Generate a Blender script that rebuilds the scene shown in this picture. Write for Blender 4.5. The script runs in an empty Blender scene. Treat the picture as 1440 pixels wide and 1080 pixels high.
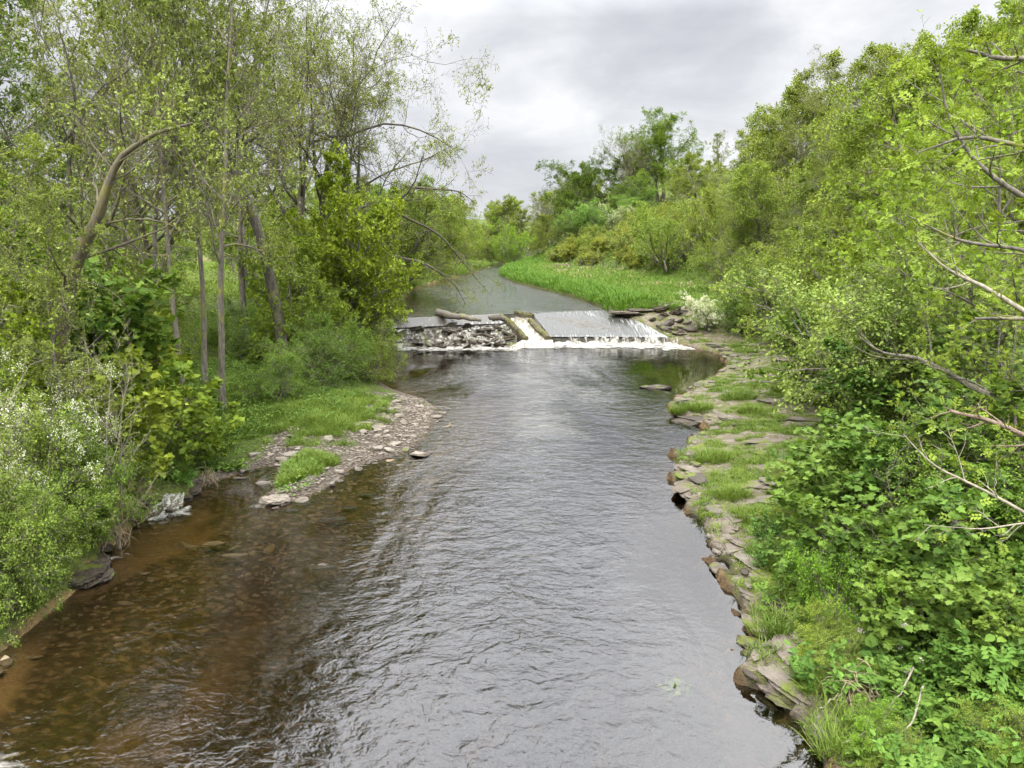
import bpy, bmesh, math, random
import numpy as np
from mathutils import Vector
R = math.radians
rs = np.random.RandomState(7); random.seed(7)
sc = bpy.context.scene
C = sc.collection
CAMZ, PITCH, F = 6.5, R(11.0), 1081.0

# ------------------------------------------------------------------ places: a bearing and a level turn into metres
def U(px, py, z=0.0):
    a = math.atan((py-540)/F) + PITCH
    y = (CAMZ-z)/math.tan(a)
    dep = y*math.cos(PITCH) + (CAMZ-z)*math.sin(PITCH)
    return ((px-720)/F*dep, y)
def X(px, Y, z=1.0):
    return (px-720)/F*(Y*math.cos(PITCH) + (CAMZ-z)*math.sin(PITCH))
def Ztop(py, Y):
    return CAMZ + Y*math.tan(math.atan((540-py)/F) - PITCH)

# ------------------------------------------------------------------ noise
_lat = np.random.RandomState(3).rand(256, 256).astype(np.float32)
def vnoise(x, y):
    xi = np.floor(x).astype(int); yi = np.floor(y).astype(int)
    fx = x-xi; fy = y-yi
    fx = fx*fx*(3-2*fx); fy = fy*fy*(3-2*fy)
    a = _lat[xi & 255, yi & 255]; b = _lat[(xi+1) & 255, yi & 255]
    c = _lat[xi & 255, (yi+1) & 255]; d = _lat[(xi+1) & 255, (yi+1) & 255]
    return (a*(1-fx)+b*fx)*(1-fy) + (c*(1-fx)+d*fx)*fy
def fbm(x, y, o=4):
    s = 0; a = .5
    for i in range(o):
        s = s + a*vnoise(x*2**i+17.3*i, y*2**i+5.1*i); a *= .5
    return s/(1-.5**o)
def sstep(a, b, x):
    t = np.clip((x-a)/(b-a), 0, 1); return t*t*(3-2*t)

# ------------------------------------------------------------------ river outline
WU = 1.55
left_low = [(-9.5, -30), (-9.2, 0), (-8.6, 8)] + [U(*p) for p in
    [(30, 895), (85, 850), (140, 785), (172, 750), (215, 722), (262, 706), (285, 684), (330, 668), (372, 655), (398, 660), (372, 712), (410, 706), (450, 690),
     (500, 655), (560, 640), (590, 622), (610, 596), (618, 575), (596, 562), (548, 546), (528, 533), (534, 508), (538, 492)]]
left_up = [U(p[0], p[1], WU) for p in [(553, 450), (556, 430), (575, 408), (610, 396), (650, 387), (676, 379), (690, 373.5)]] + [(-11, 131), (-40, 139), (-90, 142)]
right_up = [U(p[0], p[1], WU) for p in [(857, 437), (835, 427), (800, 416), (765, 407), (722, 396), (704, 388), (706, 380), (728, 374), (738, 371)]]
right_up = right_up + [(-1, 143), (-12, 148), (-40, 152), (-90, 156)]
right_low = [U(*p) for p in
    [(978, 491), (1012, 500), (1024, 512), (1010, 532), (975, 548), (940, 572), (948, 584), (985, 596), (1002, 606), (972, 618), (950, 640), (946, 668),
     (958, 700), (978, 735), (1000, 775), (1020, 820), (1046, 868), (1070, 902), (1034, 925), (1048, 962), (1098, 1000), (1130, 1022), (1148, 1068)]][::-1]
right_low = [(6.2, -30), (5.2, 0), (4.3, 6)] + right_low
POLY = np.array(left_low + left_up + right_up[::-1] + right_low[::-1], dtype=float)
def sdist(x, y):
    """signed distance to the bank: above 0 on land"""
    x = np.asarray(x, float); y = np.asarray(y, float)
    best = np.full(x.shape, 1e18); inside = np.zeros(x.shape, bool)
    n = len(POLY)
    for i in range(n):
        ax, ay = POLY[i]; bx, by = POLY[(i+1) % n]
        dx, dy = bx-ax, by-ay
        t = np.clip(((x-ax)*dx+(y-ay)*dy)/(dx*dx+dy*dy+1e-12), 0, 1)
        best = np.minimum(best, (x-ax-t*dx)**2+(y-ay-t*dy)**2)
        c = (ay > y) != (by > y)
        xi = ax + (y-ay)*dx/(dy if abs(dy) > 1e-9 else 1e-9)
        inside ^= c & (x < xi)
    d = np.sqrt(best)
    return np.where(inside, -d, d)
def crestY(x): return 46.1 + .393*(x+6.9)
FOOT = np.array([(-40, 8), (0, 5.6), (8, 5.3), (12, 6.2), (16, 7.6), (20, 9.0), (25, 11), (30, 13), (38, 15), (45, 15.5), (60, 17), (85, 15.5), (110, 9.5), (125, 6.0), (140, 4), (160, 4), (260, 10)])
CEN = np.array([(-40, -1), (0, -1), (10, -1), (20, -1), (30, 1), (45, 1.5), (50, 0), (70, -1), (90, -3), (130, -4), (150, -4), (600, -4)])
def height(x, y):
    x = np.asarray(x, float); y = np.asarray(y, float)
    d = sdist(x, y)
    right = x > np.interp(y, CEN[:, 0], CEN[:, 1])
    dj = d + np.where(right & (y < 46), (fbm(x*2.3+5, y*2.3, 4)-.5)*.9*sstep(48, 40, y), 0)
    d = np.where((np.abs(d) < 1.2) & right & (y < 46), dj, d)
    Lland = WU*np.where(right, sstep(44, 53, y), sstep(38, 49, y))
    Lbed = WU*sstep(-.3, .5, y-crestY(x))
    n1 = fbm(x*.35, y*.35, 4); n2 = fbm(x*1.7+9, y*1.7, 4); n3 = fbm(x*6, y*6, 3)
    # left bank
    steep = sstep(21, 16.5, y)*sstep(-6.2, -6.8, x)
    gentle = np.interp(d, [0, .3, 2, 4, 8, 25, 60], [0, .07, .28, .6, 1.15, 2.0, 2.9])
    hard = np.interp(d, [0, .25, 2, 6, 15, 60], [0, .5, 1.1, 1.6, 2.2, 3.0])
    up = np.interp(d, [0, .3, 3, 25, 60], [0, .3, .5, .9, 1.6])
    zl = (gentle*(1-steep)+hard*steep)*(1-sstep(40, 50, y)) + up*sstep(40, 50, y)
    zl = Lland + zl + (n2-.5)*.22*np.clip(d, 0, 1) + (n3-.5)*.07*np.clip(d*2, 0, 1)
    # right bank: ledges of rock, meadow above the weir, then the valley side
    foot = np.interp(y, FOOT[:, 0], FOOT[:, 1])
    q = (n1*.65+fbm(x*.5+3, y*1.6, 3)*.35)*5 + np.clip(d, 0, 4)*.45
    led = np.floor(q) + sstep(.75, 1.0, q-np.floor(q))
    shelf = np.interp(d, [0, .1, .4, 6], [0, .19, .27, .48]) + (led-3.0)*.085*np.clip(d*2, 0, 1)
    mead = np.interp(d, [0, .25, 1.5, 10], [0, .35, .55, .7])
    tr = sstep(44, 51, y)
    zr = shelf*(1-tr) + mead*tr
    s = np.clip(x-foot, 0, None)
    hill = 21*(1-np.exp(-s*.6/21)) + (n1-.5)*1.6*np.clip(s*.3, 0, 1)
    zr = Lland + zr + hill + (n3-.5)*(.05+.13*sstep(1.6, .2, d)*sstep(44, 40, y))*np.clip(d*4, 0, 1)
    far = sstep(150, 300, y)*9
    zland = np.where(right, zr, zl) + far
    # bed
    k = -d
    dl = np.interp(k, [0, .5, 2, 3.5, 5, 7, 9], [0, .08, .19, .34, .62, 1.1, 1.35])
    dr = np.interp(k, [0, .2, .8, 3, 9], [0, .25, .55, 1.1, 1.4])
    w = sstep(1.5, -1.5, x-np.interp(y, CEN[:, 0], CEN[:, 1]))
    zb = Lbed - (dl*w+dr*(1-w)) + (n2-.5)*.16*np.clip(k, 0, 1) + (n3-.5)*.05*np.clip(k, 0, 1)
    # sand bank under the shallow side
    return np.where(d > 0, zland, zb)
def H1(x, y): return float(height(np.array([x]), np.array([y]))[0])

# ------------------------------------------------------------------ shading helpers
class NT:
    def __init__(s, tree): s.t = tree; s.t.nodes.clear()
    def n(s, typ, **kw):
        nd = s.t.nodes.new(typ)
        for k, v in kw.items():
            if k.startswith('i_'):
                key = k[2:]
                key = int(key) if key.isdigit() else key.replace('_', ' ')
                s.set(nd.inputs[key], v)
            else: setattr(nd, k, v)
        return nd
    def set(s, inp, v):
        if isinstance(v, bpy.types.NodeSocket): s.t.links.new(v, inp)
        else: inp.default_value = v
    def mix(s, f, a, b, blend='MIX'):
        m = s.n('ShaderNodeMix', data_type='RGBA', blend_type=blend)
        s.set(m.inputs[0], f); s.set(m.inputs[6], a); s.set(m.inputs[7], b)
        return m.outputs[2]
    def math(s, op, a, b=0.0, clamp=False):
        m = s.n('ShaderNodeMath', operation=op, use_clamp=clamp)
        s.set(m.inputs[0], a); s.set(m.inputs[1], b); return m.outputs[0]
    def ramp(s, f, stops):
        r = s.n('ShaderNodeValToRGB'); s.set(r.inputs[0], f)
        e = r.color_ramp.elements
        while len(e) < len(stops): e.new(.5)
        for i, (p, c) in enumerate(stops):
            e[i].position = p; e[i].color = c if len(c) == 4 else (*c, 1)
        return r.outputs[0]
    def noise(s, vec, scale, detail=4, dist=0.0, rough=.55, out=0):
        nd = s.n('ShaderNodeTexNoise'); s.set(nd.inputs['Vector'], vec)
        nd.inputs['Scale'].default_value = scale; nd.inputs['Detail'].default_value = detail
        nd.inputs['Distortion'].default_value = dist; nd.inputs['Roughness'].default_value = rough
        return nd.outputs[out]
    def obj(s): return s.n('ShaderNodeTexCoord').outputs['Object']
    def stretch(s, vec, sx, sy, sz, rot=0):
        m = s.n('ShaderNodeMapping'); s.set(m.inputs[0], vec)
        m.inputs['Scale'].default_value = (sx, sy, sz); m.inputs['Rotation'].default_value = (0, 0, rot); return m.outputs[0]
    def maprange(s, v, a, b, c=0., d=1.):
        m = s.n('ShaderNodeMapRange'); s.set(m.inputs[0], v)
        for i, q in enumerate((a, b, c, d)): m.inputs[i+1].default_value = q
        return m.outputs[0]
    def bump(s, h, dist, strength=1.0):
        b = s.n('ShaderNodeBump'); s.set(b.inputs['Height'], h); b.inputs['Distance'].default_value = dist
        s.set(b.inputs['Strength'], strength); return b.outputs[0]
    def out(s, surf=None, vol=None):
        o = s.n('ShaderNodeOutputMaterial')
        if surf is not None: s.t.links.new(surf, o.inputs[0])
        if vol is not None: s.t.links.new(vol, o.inputs[1])
def mat(name):
    m = bpy.data.materials.new(name); m.use_nodes = True; return m, NT(m.node_tree)
def rgb(*c): return (*c, 1.0)

def leaf_mat(name, dark, light, trans=.26, rough=.5, tint_noise=.6):
    m, t = mat(name)
    a = t.n('ShaderNodeAttribute', attribute_name='rnd').outputs['Fac']
    col = t.mix(a, rgb(*dark), rgb(*light))
    oi = t.n('ShaderNodeObjectInfo')
    geo = t.n('ShaderNodeNewGeometry')
    nz = t.noise(geo.outputs['Position'], tint_noise, 3)
    col = t.mix(t.maprange(nz, .35, .68, 0, .55), col, t.mix(.5, rgb(*light), rgb(light[0]*1.15, light[1]*1.02, light[2]*.85)))
    col = t.mix(1.0, col, oi.outputs['Color'], 'MULTIPLY')
    p = t.n('ShaderNodeBsdfPrincipled', i_Base_Color=col, i_Roughness=rough)
    p.inputs['Specular IOR Level'].default_value = .1
    tr = t.n('ShaderNodeBsdfTranslucent', i_Color=t.mix(1.0, col, rgb(1.3, 1.25, .55), 'MULTIPLY'))
    mx = t.n('ShaderNodeMixShader', i_0=trans)
    t.t.links.new(p.outputs[0], mx.inputs[1]); t.t.links.new(tr.outputs[0], mx.inputs[2])
    t.out(mx.outputs[0]); return m
M = {}
# leaves
M['leaf'] = leaf_mat('spring_leaf', (.045, .085, .016), (.28, .37, .07))
M['olive'] = leaf_mat('olive_leaf', (.07, .105, .028), (.315, .385, .10))
M['lime'] = leaf_mat('lime_leaf', (.07, .12, .018), (.29, .385, .055))
M['syc'] = leaf_mat('broad_leaf', (.032, .075, .014), (.19, .29, .055), .25, .45, 1.2)
M['deep'] = leaf_mat('deep_leaf', (.045, .095, .022), (.11, .18, .04))
M['grass'] = leaf_mat('grass_blade', (.05, .10, .018), (.22, .31, .065), .28, .5, .8)
M['herb'] = leaf_mat('herb_leaf', (.04, .095, .018), (.165, .27, .055), .25, .45, 1.5)
M['bloom'] = leaf_mat('white_blossom', (.62, .64, .52), (.85, .86, .80), .3, .6)
M['pink'] = leaf_mat('pale_flower', (.65, .55, .62), (.85, .80, .84), .3, .6)
M['straw'] = leaf_mat('dry_stalk', (.30, .24, .15), (.48, .40, .27), .2, .7)

def bark(name, a, b, moss=0.0, mosscol=(.16, .17, .03)):
    m, t = mat(name); v = t.obj()
    st = t.stretch(v, 6, 6, 1.5)
    n = t.noise(st, 3, 5, .4)
    col = t.ramp(n, [(.3, a), (.7, b)])
    if moss:
        mo = t.maprange(t.noise(v, 2.2, 5), .62-moss*.3, .80-moss*.2)
        col = t.mix(mo, col, t.mix(t.noise(v, 20, 2), rgb(*mosscol), rgb(mosscol[0]*1.9, mosscol[1]*1.7, mosscol[2]*1.5)))
    p = t.n('ShaderNodeBsdfPrincipled', i_Base_Color=col, i_Roughness=.85, i_Normal=t.bump(n, .02))
    t.out(p.outputs[0]); return m
M['bark'] = bark('grey_bark', (.075, .065, .052), (.235, .205, .168), .3)
M['darkbark'] = bark('dark_bark', (.05, .043, .035), (.15, .13, .10), .25)
M['mossbark'] = bark('mossy_bark', (.065, .055, .04), (.17, .145, .10), .6, (.11, .105, .03))
M['pale'] = bark('pale_twig', (.20, .17, .12), (.40, .355, .27))
M['redbark'] = bark('red_wood', (.13, .085, .06), (.30, .22, .165))

def rockmat(name, cols, rough=.85, moss=.3, scale=1.0, spec=.3, bumpd=.06, mosscol=((.07, .10, .015), (.17, .19, .035))):
    m, t = mat(name); geo = t.n('ShaderNodeNewGeometry'); v = geo.outputs['Position']
    oi = t.n('ShaderNodeObjectInfo')
    n = t.noise(v, 3*scale, 6, .5); n2 = t.noise(v, 22*scale, 4)
    strata = t.noise(t.stretch(v, 1, 1, 14), 2.2*scale, 4, .3)
    col = t.ramp(t.math('ADD', t.math('MULTIPLY', n, .6), t.math('MULTIPLY', strata, .4)), cols)
    col = t.mix(t.maprange(n2, .4, .75, 0, .45), col, rgb(*[c*.45 for c in cols[0][1]]))
    col = t.mix(t.math('MULTIPLY', oi.outputs['Random'], .45), col, rgb(*[c*.55 for c in cols[-1][1]]))
    sz_ = t.n('ShaderNodeSeparateXYZ'); t.set(sz_.inputs[0], v)
    wet = t.maprange(t.math('ADD', sz_.outputs[2], t.math('MULTIPLY', n, .12)), .07, .15, 1, 0)
    if name in ('ledge_rock', 'dry_stone'): col = t.mix(t.math('MULTIPLY', wet, .75), col, rgb(.045, .035, .025))
    if moss:
        sep = t.n('ShaderNodeSeparateXYZ'); t.set(sep.inputs[0], geo.outputs['Normal'])
        up = t.maprange(sep.outputs[2], .3, .8)
        mk = t.math('MULTIPLY', up, t.maprange(t.noise(v, 1.6, 5), .66-moss*.35, .74-moss*.3))
        col = t.mix(mk, col, t.mix(n2, rgb(*mosscol[0]), rgb(*mosscol[1])))
    hh = t.math('ADD', t.math('MULTIPLY', n2, .4), strata)
    p = t.n('ShaderNodeBsdfPrincipled', i_Base_Color=col, i_Roughness=rough, i_Normal=t.bump(hh, bumpd))
    p.inputs['Specular IOR Level'].default_value = spec
    t.out(p.outputs[0]); return m
M['stone'] = rockmat('dry_stone', [(.3, (.13, .105, .08)), (.5, (.26, .22, .175)), (.75, (.44, .395, .335))], moss=.15)
M['sunk'] = rockmat('sunken_stone', [(.3, (.16, .11, .06)), (.5, (.30, .22, .13)), (.75, (.42, .33, .22))], moss=0)
M['ledge'] = rockmat('ledge_rock', [(.3, (.075, .058, .043)), (.5, (.17, .138, .108)), (.75, (.31, .275, .225))], moss=.45)
M['wet'] = rockmat('wet_rock', [(.3, (.024, .019, .013)), (.5, (.065, .052, .038)), (.8, (.16, .125, .09))], rough=.5, moss=.3, spec=.25, bumpd=.05)
M['mosswall'] = rockmat('mossy_masonry', [(.3, (.05, .045, .025)), (.5, (.10, .085, .045)), (.8, (.19, .16, .09))], rough=.7, moss=.8, mosscol=((.05, .055, .012), (.15, .145, .03)))

# ------------------------------------------------------------------ object helpers
def tag(o, label=None, cat=None, group=None, kind=None):
    if label: o['label'] = label
    if cat: o['category'] = cat
    if group: o['group'] = group
    if kind: o['kind'] = kind
    return o
def mesh_np(name, V, faces, mats, smooth=False, attr=None, ncorn=None):
    """V (n,3); faces (m,k) or list of such arrays"""
    me = bpy.data.meshes.new(name)
    if not isinstance(faces, list): faces = [faces]
    faces = [np.asarray(f, np.int32) for f in faces if len(f)]
    V = np.asarray(V, np.float32)
    me.vertices.add(len(V)); me.vertices.foreach_set('co', V.ravel())
    li = np.concatenate([f.ravel() for f in faces]); cnt = np.concatenate([np.full(len(f), f.shape[1], np.int32) for f in faces])
    st = np.concatenate([[0], np.cumsum(cnt)[:-1]]).astype(np.int32)
    me.loops.add(len(li)); me.loops.foreach_set('vertex_index', li)
    me.polygons.add(len(cnt)); me.polygons.foreach_set('loop_start', st); me.polygons.foreach_set('loop_total', cnt)
    me.polygons.foreach_set('use_smooth', np.full(len(cnt), smooth, bool))
    if attr is not None:
        a = me.attributes.new('rnd', 'FLOAT', 'FACE'); a.data.foreach_set('value', np.asarray(attr, np.float32))
    for m in (mats if isinstance(mats, (list, tuple)) else [mats]): me.materials.append(m)
    me.update(calc_edges=True)
    return me
def obj(name, me, parent=None, color=None):
    o = bpy.data.objects.new(name, me); C.objects.link(o)
    if parent is not None: o.parent = parent
    if color is not None: o.color = (*color, 1)
    return o

# ------------------------------------------------------------------ plants
def nrm(a): return a/np.maximum(np.linalg.norm(a, axis=-1, keepdims=True), 1e-9)
def perp(T):
    a = np.where(np.abs(T[..., 2:3]) < .9, np.array([0, 0, 1.]), np.array([1., 0, 0]))
    u = nrm(np.cross(T, a)); return u, np.cross(T, u)
def grow(p, d, L, r, nseg, wig, up, tip=.25, rnd=rs):
    N = len(p); P = np.zeros((N, nseg+1, 3)); P[:, 0] = p; d = nrm(d)
    for i in range(nseg):
        d = nrm(d + rnd.randn(N, 3)*wig + np.array([0, 0, 1.])*up)
        P[:, i+1] = P[:, i] + d*(L/nseg)[:, None]
    t = np.linspace(0, 1, nseg+1)
    return P, r[:, None]*(1-(1-tip)*t[None])
def spawn(P, Rr, per, t0, t1, ang, lr, rr, nseg, wig, up, taper=.5, tip=.25, minr=.0, angsd=10, rnd=rs, planar=0):
    N, n, _ = P.shape
    cnt = np.full(N, per) if np.isscalar(per) else per
    idx = np.repeat(np.arange(N), cnt)
    k = np.concatenate([np.arange(c) for c in cnt]) if N < 200000 else 0
    t = t0 + (t1-t0)*(k+rnd.rand(len(idx)))/np.maximum(cnt[idx], 1)
    f = t*(n-1); i0 = np.minimum(f.astype(int), n-2); w = (f-i0)[:, None]
    p = P[idx, i0]*(1-w)+P[idx, i0+1]*w
    T = nrm(P[idx, i0+1]-P[idx, i0])
    rad = Rr[idx, i0]*(1-w[:, 0])+Rr[idx, i0+1]*w[:, 0]
    u, v = perp(T)
    phi = k*2.4 + rnd.rand(len(idx))*1.2 + idx*1.7
    a = np.radians(ang + rnd.randn(len(idx))*angsd)
    d = T*np.cos(a)[:, None] + (u*np.cos(phi)[:, None]+v*np.sin(phi)[:, None])*np.sin(a)[:, None]
    if planar: d[:, 2] *= (1-planar)
    Lp = np.linalg.norm(np.diff(P, axis=1), axis=2).sum(1)[idx]
    L = Lp*lr*(1-taper*t)*(.65+.7*rnd.rand(len(idx)))
    return grow(p, d, L, np.maximum(rad*rr, minr), nseg, wig, up, tip, rnd)
def tubes(levels):
    """[(P,R,sides)] -> V, quads"""
    Vs, Fs, off = [], [], 0
    for P, Rr, s in levels:
        N, n, _ = P.shape
        T = np.zeros_like(P); T[:, 1:-1] = P[:, 2:]-P[:, :-2]; T[:, 0] = P[:, 1]-P[:, 0]; T[:, -1] = P[:, -1]-P[:, -2]
        T = nrm(T)
        ref = np.array([.15, .98, .1])/np.linalg.norm([.15, .98, .1]); mt_ = nrm(T.mean(1))
        aa = np.where(np.abs(mt_@ref)[:, None] < .75, ref[None], np.array([[0, 0, 1.]]))[:, None, :]
        u = nrm(np.cross(T, aa)); v = np.cross(T, u)
        th = np.arange(s)*2*math.pi/s
        ring = P[:, :, None, :] + Rr[:, :, None, None]*(u[:, :, None, :]*np.cos(th)[None, None, :, None]+v[:, :, None, :]*np.sin(th)[None, None, :, None])
        Vs.append(ring.reshape(-1, 3))
        b = (np.arange(N)*n*s)[:, None, None] + (np.arange(n-1)*s)[None, :, None] + np.arange(s)[None, None]
        b2 = (np.arange(N)*n*s)[:, None, None] + (np.arange(n-1)*s)[None, :, None] + ((np.arange(s)+1) % s)[None, None]
        Fs.append((np.stack([b, b2, b2+s, b+s], -1).reshape(-1, 4))+off)
        off += N*n*s
    return np.concatenate(Vs), np.concatenate(Fs)
# leaf templates: verts (x across, y along, z up), faces
T_DIA = (np.array([(0, 0, 0), (.36, .45, .10), (0, 1, -.06), (-.36, .45, .10)]), np.array([(0, 1, 2, 3)]))
T_OVAL = (np.array([(0, 0, 0), (.27, .25, .07), (.30, .6, .06), (0, 1, -.08), (-.30, .6, .06), (-.27, .25, .07)]), np.array([(0, 1, 2, 3), (0, 3, 4, 5)]))
_l = [(0, 0), (.30, -.06), (.58, .10), (.40, .26), (.66, .52), (.30, .56), (.22, .72), (0, 1), (-.22, .72), (-.30, .56), (-.66, .52), (-.40, .26), (-.58, .10), (-.30, -.06)]
T_LOBE = (np.array([(x, y, .10*abs(x)-.10*y*y) for x, y in _l]), np.array([[0, 1, 2, 3, 4, 5, 6, 7], [0, 7, 8, 9, 10, 11, 12, 13]]))
def _ash():
    V, Fc = [], []
    for y, s in [(.15, 1), (.15, -1), (.4, 1), (.4, -1), (.65, 1), (.65, -1), (.8, 0)]:
        o = len(V)
        dx, dy = (.42*s, .2) if s else (0, .3)
        px, py = (-dy*.28, dx*.28)
        V += [(0, y, 0), (dx*.5+px, y+dy*.5+py, .03), (dx, y+dy, -.06), (dx*.5-px, y+dy*.5-py, .03)]
        Fc.append((o, o+1, o+2, o+3))
    return np.array(V, float), np.array(Fc)
T_ASH = _ash()
T_BLADE = (np.array([(-.03, 0, 0), (.03, 0, 0), (.022, .55, .05), (-.022, .55, .05), (0, 1, .22)]), np.array([(0, 1, 2, 3)]), np.array([(3, 2, 4)]))
def leaves(anch, dirs, size, tmpl, rnd=rs, upb=1.0, jit=.5, szj=.35):
    """anchors (N,3), dirs (N,3)"""
    N = len(anch)
    y = nrm(dirs + rnd.randn(N, 3)*jit)
    z = nrm(np.array([0, 0, 1.])*upb + rnd.randn(N, 3)*.55)
    x = nrm(np.cross(y, z)); z = np.cross(x, y)
    s = size*(1-szj+2*szj*rnd.rand(N))[:, None, None]
    tv = tmpl[0]
    V = anch[:, None, :] + s*(x[:, None]*tv[None, :, 0:1]+y[:, None]*tv[None, :, 1:2]+z[:, None]*tv[None, :, 2:3])
    k = len(tv); fs, at = [], []
    r = rnd.rand(N)
    for tf in tmpl[1:]:
        fs.append((tf[None]+(np.arange(N)*k)[:, None, None]).reshape(-1, tf.shape[1])); at.append(np.repeat(r, len(tf)))
    return V.reshape(-1, 3), fs, np.concatenate(at)
def anchors(P, per, t0=.2, t1=1.0, rnd=rs, spread=.0):
    N, n, _ = P.shape
    idx = np.repeat(np.arange(N), per); t = t0+(t1-t0)*rnd.rand(len(idx))
    f = t*(n-1); i0 = np.minimum(f.astype(int), n-2); w = (f-i0)[:, None]
    p = P[idx, i0]*(1-w)+P[idx, i0+1]*w + rnd.randn(len(idx), 3)*spread
    return p, nrm(P[idx, i0+1]-P[idx, i0])
class Kind: pass
PROTO = {}
def make_kind(key, name, parts):
    k = Kind(); k.name = name; k.parts = parts
    zs = [0]; 
    for nm, me, col in parts:
        co = np.zeros(len(me.vertices)*3, np.float32); me.vertices.foreach_get('co', co); co = co.reshape(-1, 3)
        zs.append(np.percentile(co[:, 2], 99.7) if len(co) else 0)
    k.h = max(zs); PROTO[key] = k; return k
COUNT = {}
def plant(key, x, y, label, cat, group=None, height=None, rot=None, wide=1.0, color=None, z=None, name=None, sink=.05, lean=None, colors=None, rnd=random):
    k = PROTO[key]
    zz = (H1(x, y)-sink) if z is None else z
    s = (height/k.h) if height else 1.0
    e = bpy.data.objects.new(name or k.name, None); C.objects.link(e)
    e.location = (x, y, zz); e.scale = (s*wide, s*wide, s)
    e.rotation_euler = (lean[0] if lean else 0, lean[1] if lean else 0, rnd.random()*6.28 if rot is None else rot)
    e.empty_display_size = .2
    tag(e, label, cat, group)
    for nm, me, hascol in k.parts:
        c = obj(nm, me, e)
        if hascol and color: c.color = (*color, 1)
    return e

def tree_kind(key, name, H, r0, seed, L1, L2, L3, L4, leafn, leafs, lmat, bmat='bark', tmpl=T_DIA, stems=1, wig0=.05, lean=0.0, crown='crown', trunk='trunk', lift=0.02, trunks=None, extra=None, spread=.0, fork=None):
    rnd = np.random.RandomState(seed)
    if trunks is None:
        ang = rnd.rand(stems)*6.28
        d = np.stack([np.cos(ang)*lean, np.sin(ang)*lean, np.ones(stems)], 1)
        st = np.stack([np.cos(ang)*.15*(stems > 1), np.sin(ang)*.15*(stems > 1), np.zeros(stems)-.15], 1)
        P, Rr = grow(st, d, np.full(stems, H)*(.8+.3*rnd.rand(stems) if stems > 1 else 1.0), np.full(stems, r0), 14, wig0, lift, .12, rnd)
        Rr[:, 0] *= 1.35
    else: P, Rr = trunks
    lv = [(P, Rr, 8)]
    src = (P, Rr)
    for i, sp in enumerate((L1, L2, L3, L4)):
        if sp is None: continue
        Pn, Rn = spawn(src[0], src[1], rnd=rnd, **sp)
        lv.append((Pn, Rn, (6, 4, 3, 3)[i])); src = (Pn, Rn)
    V, Fc = tubes(lv)
    parts = [(trunk, mesh_np(key+'_'+trunk, V, Fc, M[bmat], True), False)]
    a, d = anchors(src[0], leafn, .15, 1.05, rnd, spread)
    fq = 7.0/max(np.ptp(a[:, 2]), 2.0)
    nn_ = fbm(a[:, 0]*1.2*fq+a[:, 2]*1.5*fq, a[:, 1]*1.2*fq-a[:, 2]*.9*fq, 3)
    keep = rnd.rand(len(a)) < np.clip((nn_-.33)*4.5, .10, 1)
    a, d = a[keep], d[keep]
    V, Fc, at = leaves(a, d*.6, leafs, tmpl, rnd)
    parts.append((crown, mesh_np(key+'_'+crown, V, Fc, M[lmat], False, at), True))
    if extra: parts += extra(lv, rnd)
    return make_kind(key, name, parts)
S = lambda per, t0, t1, ang, lr, rr, nseg, wig, up, taper=.5, minr=.004, **k: dict(per=per, t0=t0, t1=t1, ang=ang, lr=lr, rr=rr, nseg=nseg, wig=wig, up=up, taper=taper, minr=minr, **k)

# slender alders with a light olive crown
for i in range(3):
    tree_kind(f'alder{i}', 'alder_tree', 15, .115, 20+i, S(34, .28, 1, 48, .27, .45, 6, .14, .04, .65), S(8, .15, 1, 45, .5, .55, 5, .2, .03),
              S(6, .1, 1, 45, .5, .55, 4, .25, .02), S(4, .1, 1, 45, .6, .6, 3, .25, 0, minr=.005), 8, .07, 'olive', wig0=.045)
# wide sparse trees coming into leaf
for i in range(3):
    tree_kind(f'oak{i}', 'broadleaf_tree', 9.5, .27, 40+i, S(9, .32, 1, 52, .85, .55, 9, .22, .05, .3), S(9, .2, 1, 48, .5, .5, 7, .28, .04),
              S(7, .15, 1, 48, .5, .55, 5, .3, .02), S(8, .1, 1, 50, .5, .55, 4, .3, .01, minr=.0065), 5, .07, 'olive', 'darkbark', wig0=.10)
# full leafy trees
for i in range(3):
    tree_kind(f'full{i}', 'leafy_tree', 7.5, .2, 60+i, S(22, .15, 1, 60, .5, .5, 7, .18, .04, .45), S(8, .15, 1, 48, .5, .55, 5, .22, .02),
              S(7, .15, 1, 50, .5, .55, 4, .25, 0), S(3, .1, 1, 50, .6, .6, 3, .25, 0, minr=.004), 14, .095, 'leaf', wig0=.09, spread=.08)
for i in range(2):
    tree_kind(f'dome{i}', 'rounded_tree', 9.5, .3, 70+i, S(11, .28, 1, 55, .75, .55, 8, .18, .05, .3), S(9, .2, 1, 48, .5, .5, 6, .22, .04),
              S(8, .15, 1, 48, .5, .55, 4, .25, .02), S(4, .1, 1, 50, .5, .55, 3, .25, .01, minr=.0065), 17, .12, 'leaf', 'darkbark', wig0=.08, spread=.1)
# willow-like bushes, many stems
for i in range(3):
    tree_kind(f'willow{i}', 'willow_bush', 4.6, .07, 80+i, S(9, .12, 1, 38, .5, .55, 6, .15, .05), S(8, .1, 1, 40, .5, .6, 5, .2, .03),
              S(6, .1, 1, 42, .55, .6, 3, .22, .0, minr=.004), None, 9, .085, 'leaf', stems=9, lean=.75, wig0=.09, crown='foliage', trunk='stems', spread=.05)
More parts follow.
